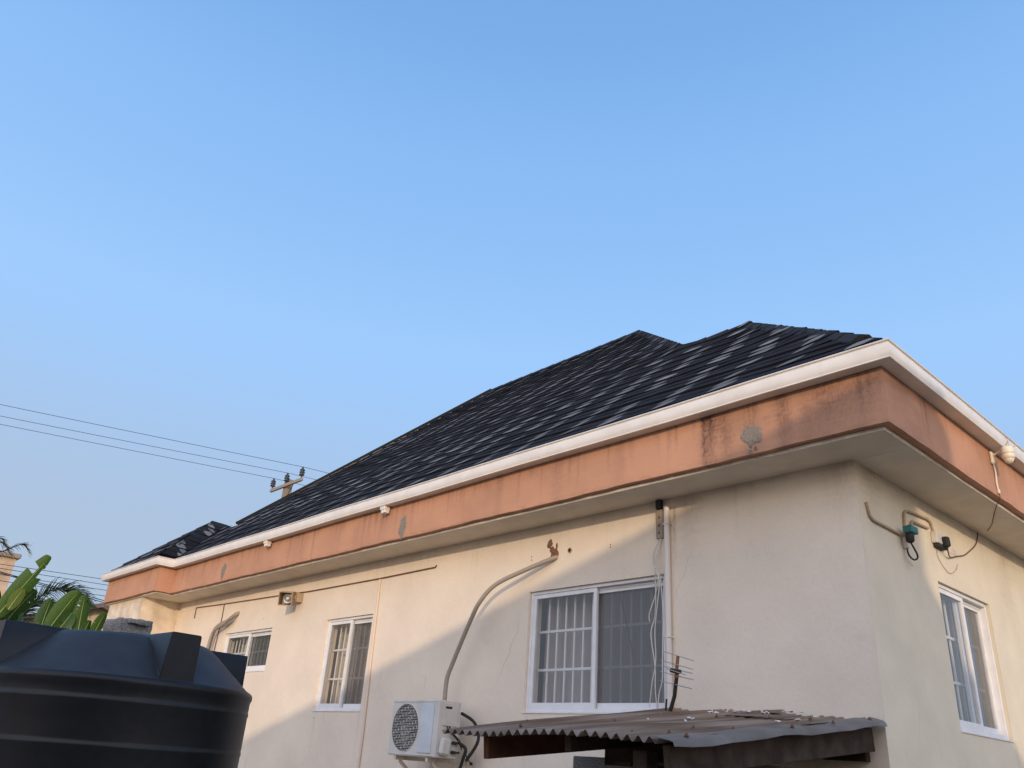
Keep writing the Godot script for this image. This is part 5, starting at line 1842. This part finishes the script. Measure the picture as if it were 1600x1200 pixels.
	frond(pd, [p(-19.0, 3.4, 3.45), p(-18.5, 4.1, 3.7), p(-18.0, 4.0, 4.1)], 0.5, 24, M.palm)
	# bushes along the foot of the plants
	shrub("low dark bush below the torn banana leaf at the left edge", p(-17.4, 0, 2.40), Vector3(0.6, 2.42, 0.72), 2600)
	shrub("straggly bush below the arching palm frond", p(-17.3, 0, 1.35), Vector3(0.5, 2.08, 0.66), 1800)


func frond(t: Node3D, spine: Array, long: float, leaflets: int, material: Material, roll := 0.0) -> void:
	var pts := curve(spine, 8)
	var st := fresh()
	tube(st, pts, 0.020, 6, 0.005)
	var rib := obj("frond", st, material, t)
	st = fresh()
	flat(st)
	for i in leaflets:
		var s := lerpf(0.16, 0.995, float(i) / (leaflets - 1))
		var f := s * (pts.size() - 1)
		var k := mini(int(f), pts.size() - 2)
		var c: Vector3 = pts[k].lerp(pts[k + 1], f - k)
		var d: Vector3 = (pts[k + 1] - pts[k]).normalized()
		var side := d.cross(Vector3.UP).normalized()
		var up := side.cross(d)
		var s2 := side * cos(roll) + up * sin(roll)
		up = up * cos(roll) - side * sin(roll)
		side = s2
		for sd in [-1.0, 1.0]:
			var l := long * (0.35 + 0.75 * sin(PI * clampf(s * 0.85 + 0.08, 0.0, 1.0))) * rng.randf_range(0.8, 1.1)
			var out: Vector3 = (side * sd * 0.75 + d * rng.randf_range(0.5, 0.8) + up * rng.randf_range(0.0, 0.35)).normalized()
			var w := 0.015
			var prev := c
			var seg := 4
			var wd := d.cross(out).cross(out).normalized()
			for j in seg:
				var bend: Vector3 = out + Vector3.DOWN * 0.30 * float(j)
				var nxt: Vector3 = prev + bend.normalized() * l / seg
				var w0 := w * (1.0 - 0.2 * j)
				var w1 := w * (1.0 - 0.2 * (j + 1)) if j < seg - 1 else 0.001
				face(st, [prev - wd * w0, prev + wd * w0, nxt + wd * w1, nxt - wd * w1], up)
				prev = nxt
	var m := obj("leaflets", st, material, rib)
	m.set_meta("kind", "stuff")


func shrub(label: String, foot: Vector3, size: Vector3, leaves: int) -> void:
	var t := thing("bush", label, "bush", Vector3(foot.x, 0, foot.z))
	var st := fresh()
	for k in 9:
		var a := TAU * k / 9.0
		var top := foot + Vector3(cos(a) * size.x * 0.7, size.y * rng.randf_range(0.4, 0.9), sin(a) * size.z * 0.7)
		tube(st, [Vector3(foot.x, 0, foot.z), foot.lerp(top, 0.5) + Vector3(rng.randf_range(-0.1, 0.1), 0, rng.randf_range(-0.1, 0.1)), top], 0.02, 5, 0.006)
	obj("stem", st, M.dry, t)
	st = fresh()
	flat(st)
	for k in leaves:
		var d := Vector3(rng.randfn(), rng.randfn(), rng.randfn()).normalized() * pow(rng.randf(), 0.4)
		var c := Vector3(foot.x + d.x * size.x, EY + size.y * 0.5 - 0.4 + d.y * (size.y * 0.5 + 0.4) , foot.z + d.z * size.z)
		var x := Vector3(rng.randfn(), rng.randfn(), rng.randfn()).normalized()
		var y := x.cross(Vector3(rng.randfn(), rng.randfn(), rng.randfn())).normalized()
		var l := rng.randf_range(0.05, 0.11)
		face(st, [c - x * l, c + y * l * 0.4, c + x * l, c - y * l * 0.4], Vector3.UP)
	var m := obj("foliage", st, M.shrub, t)
	m.set_meta("kind", "stuff")
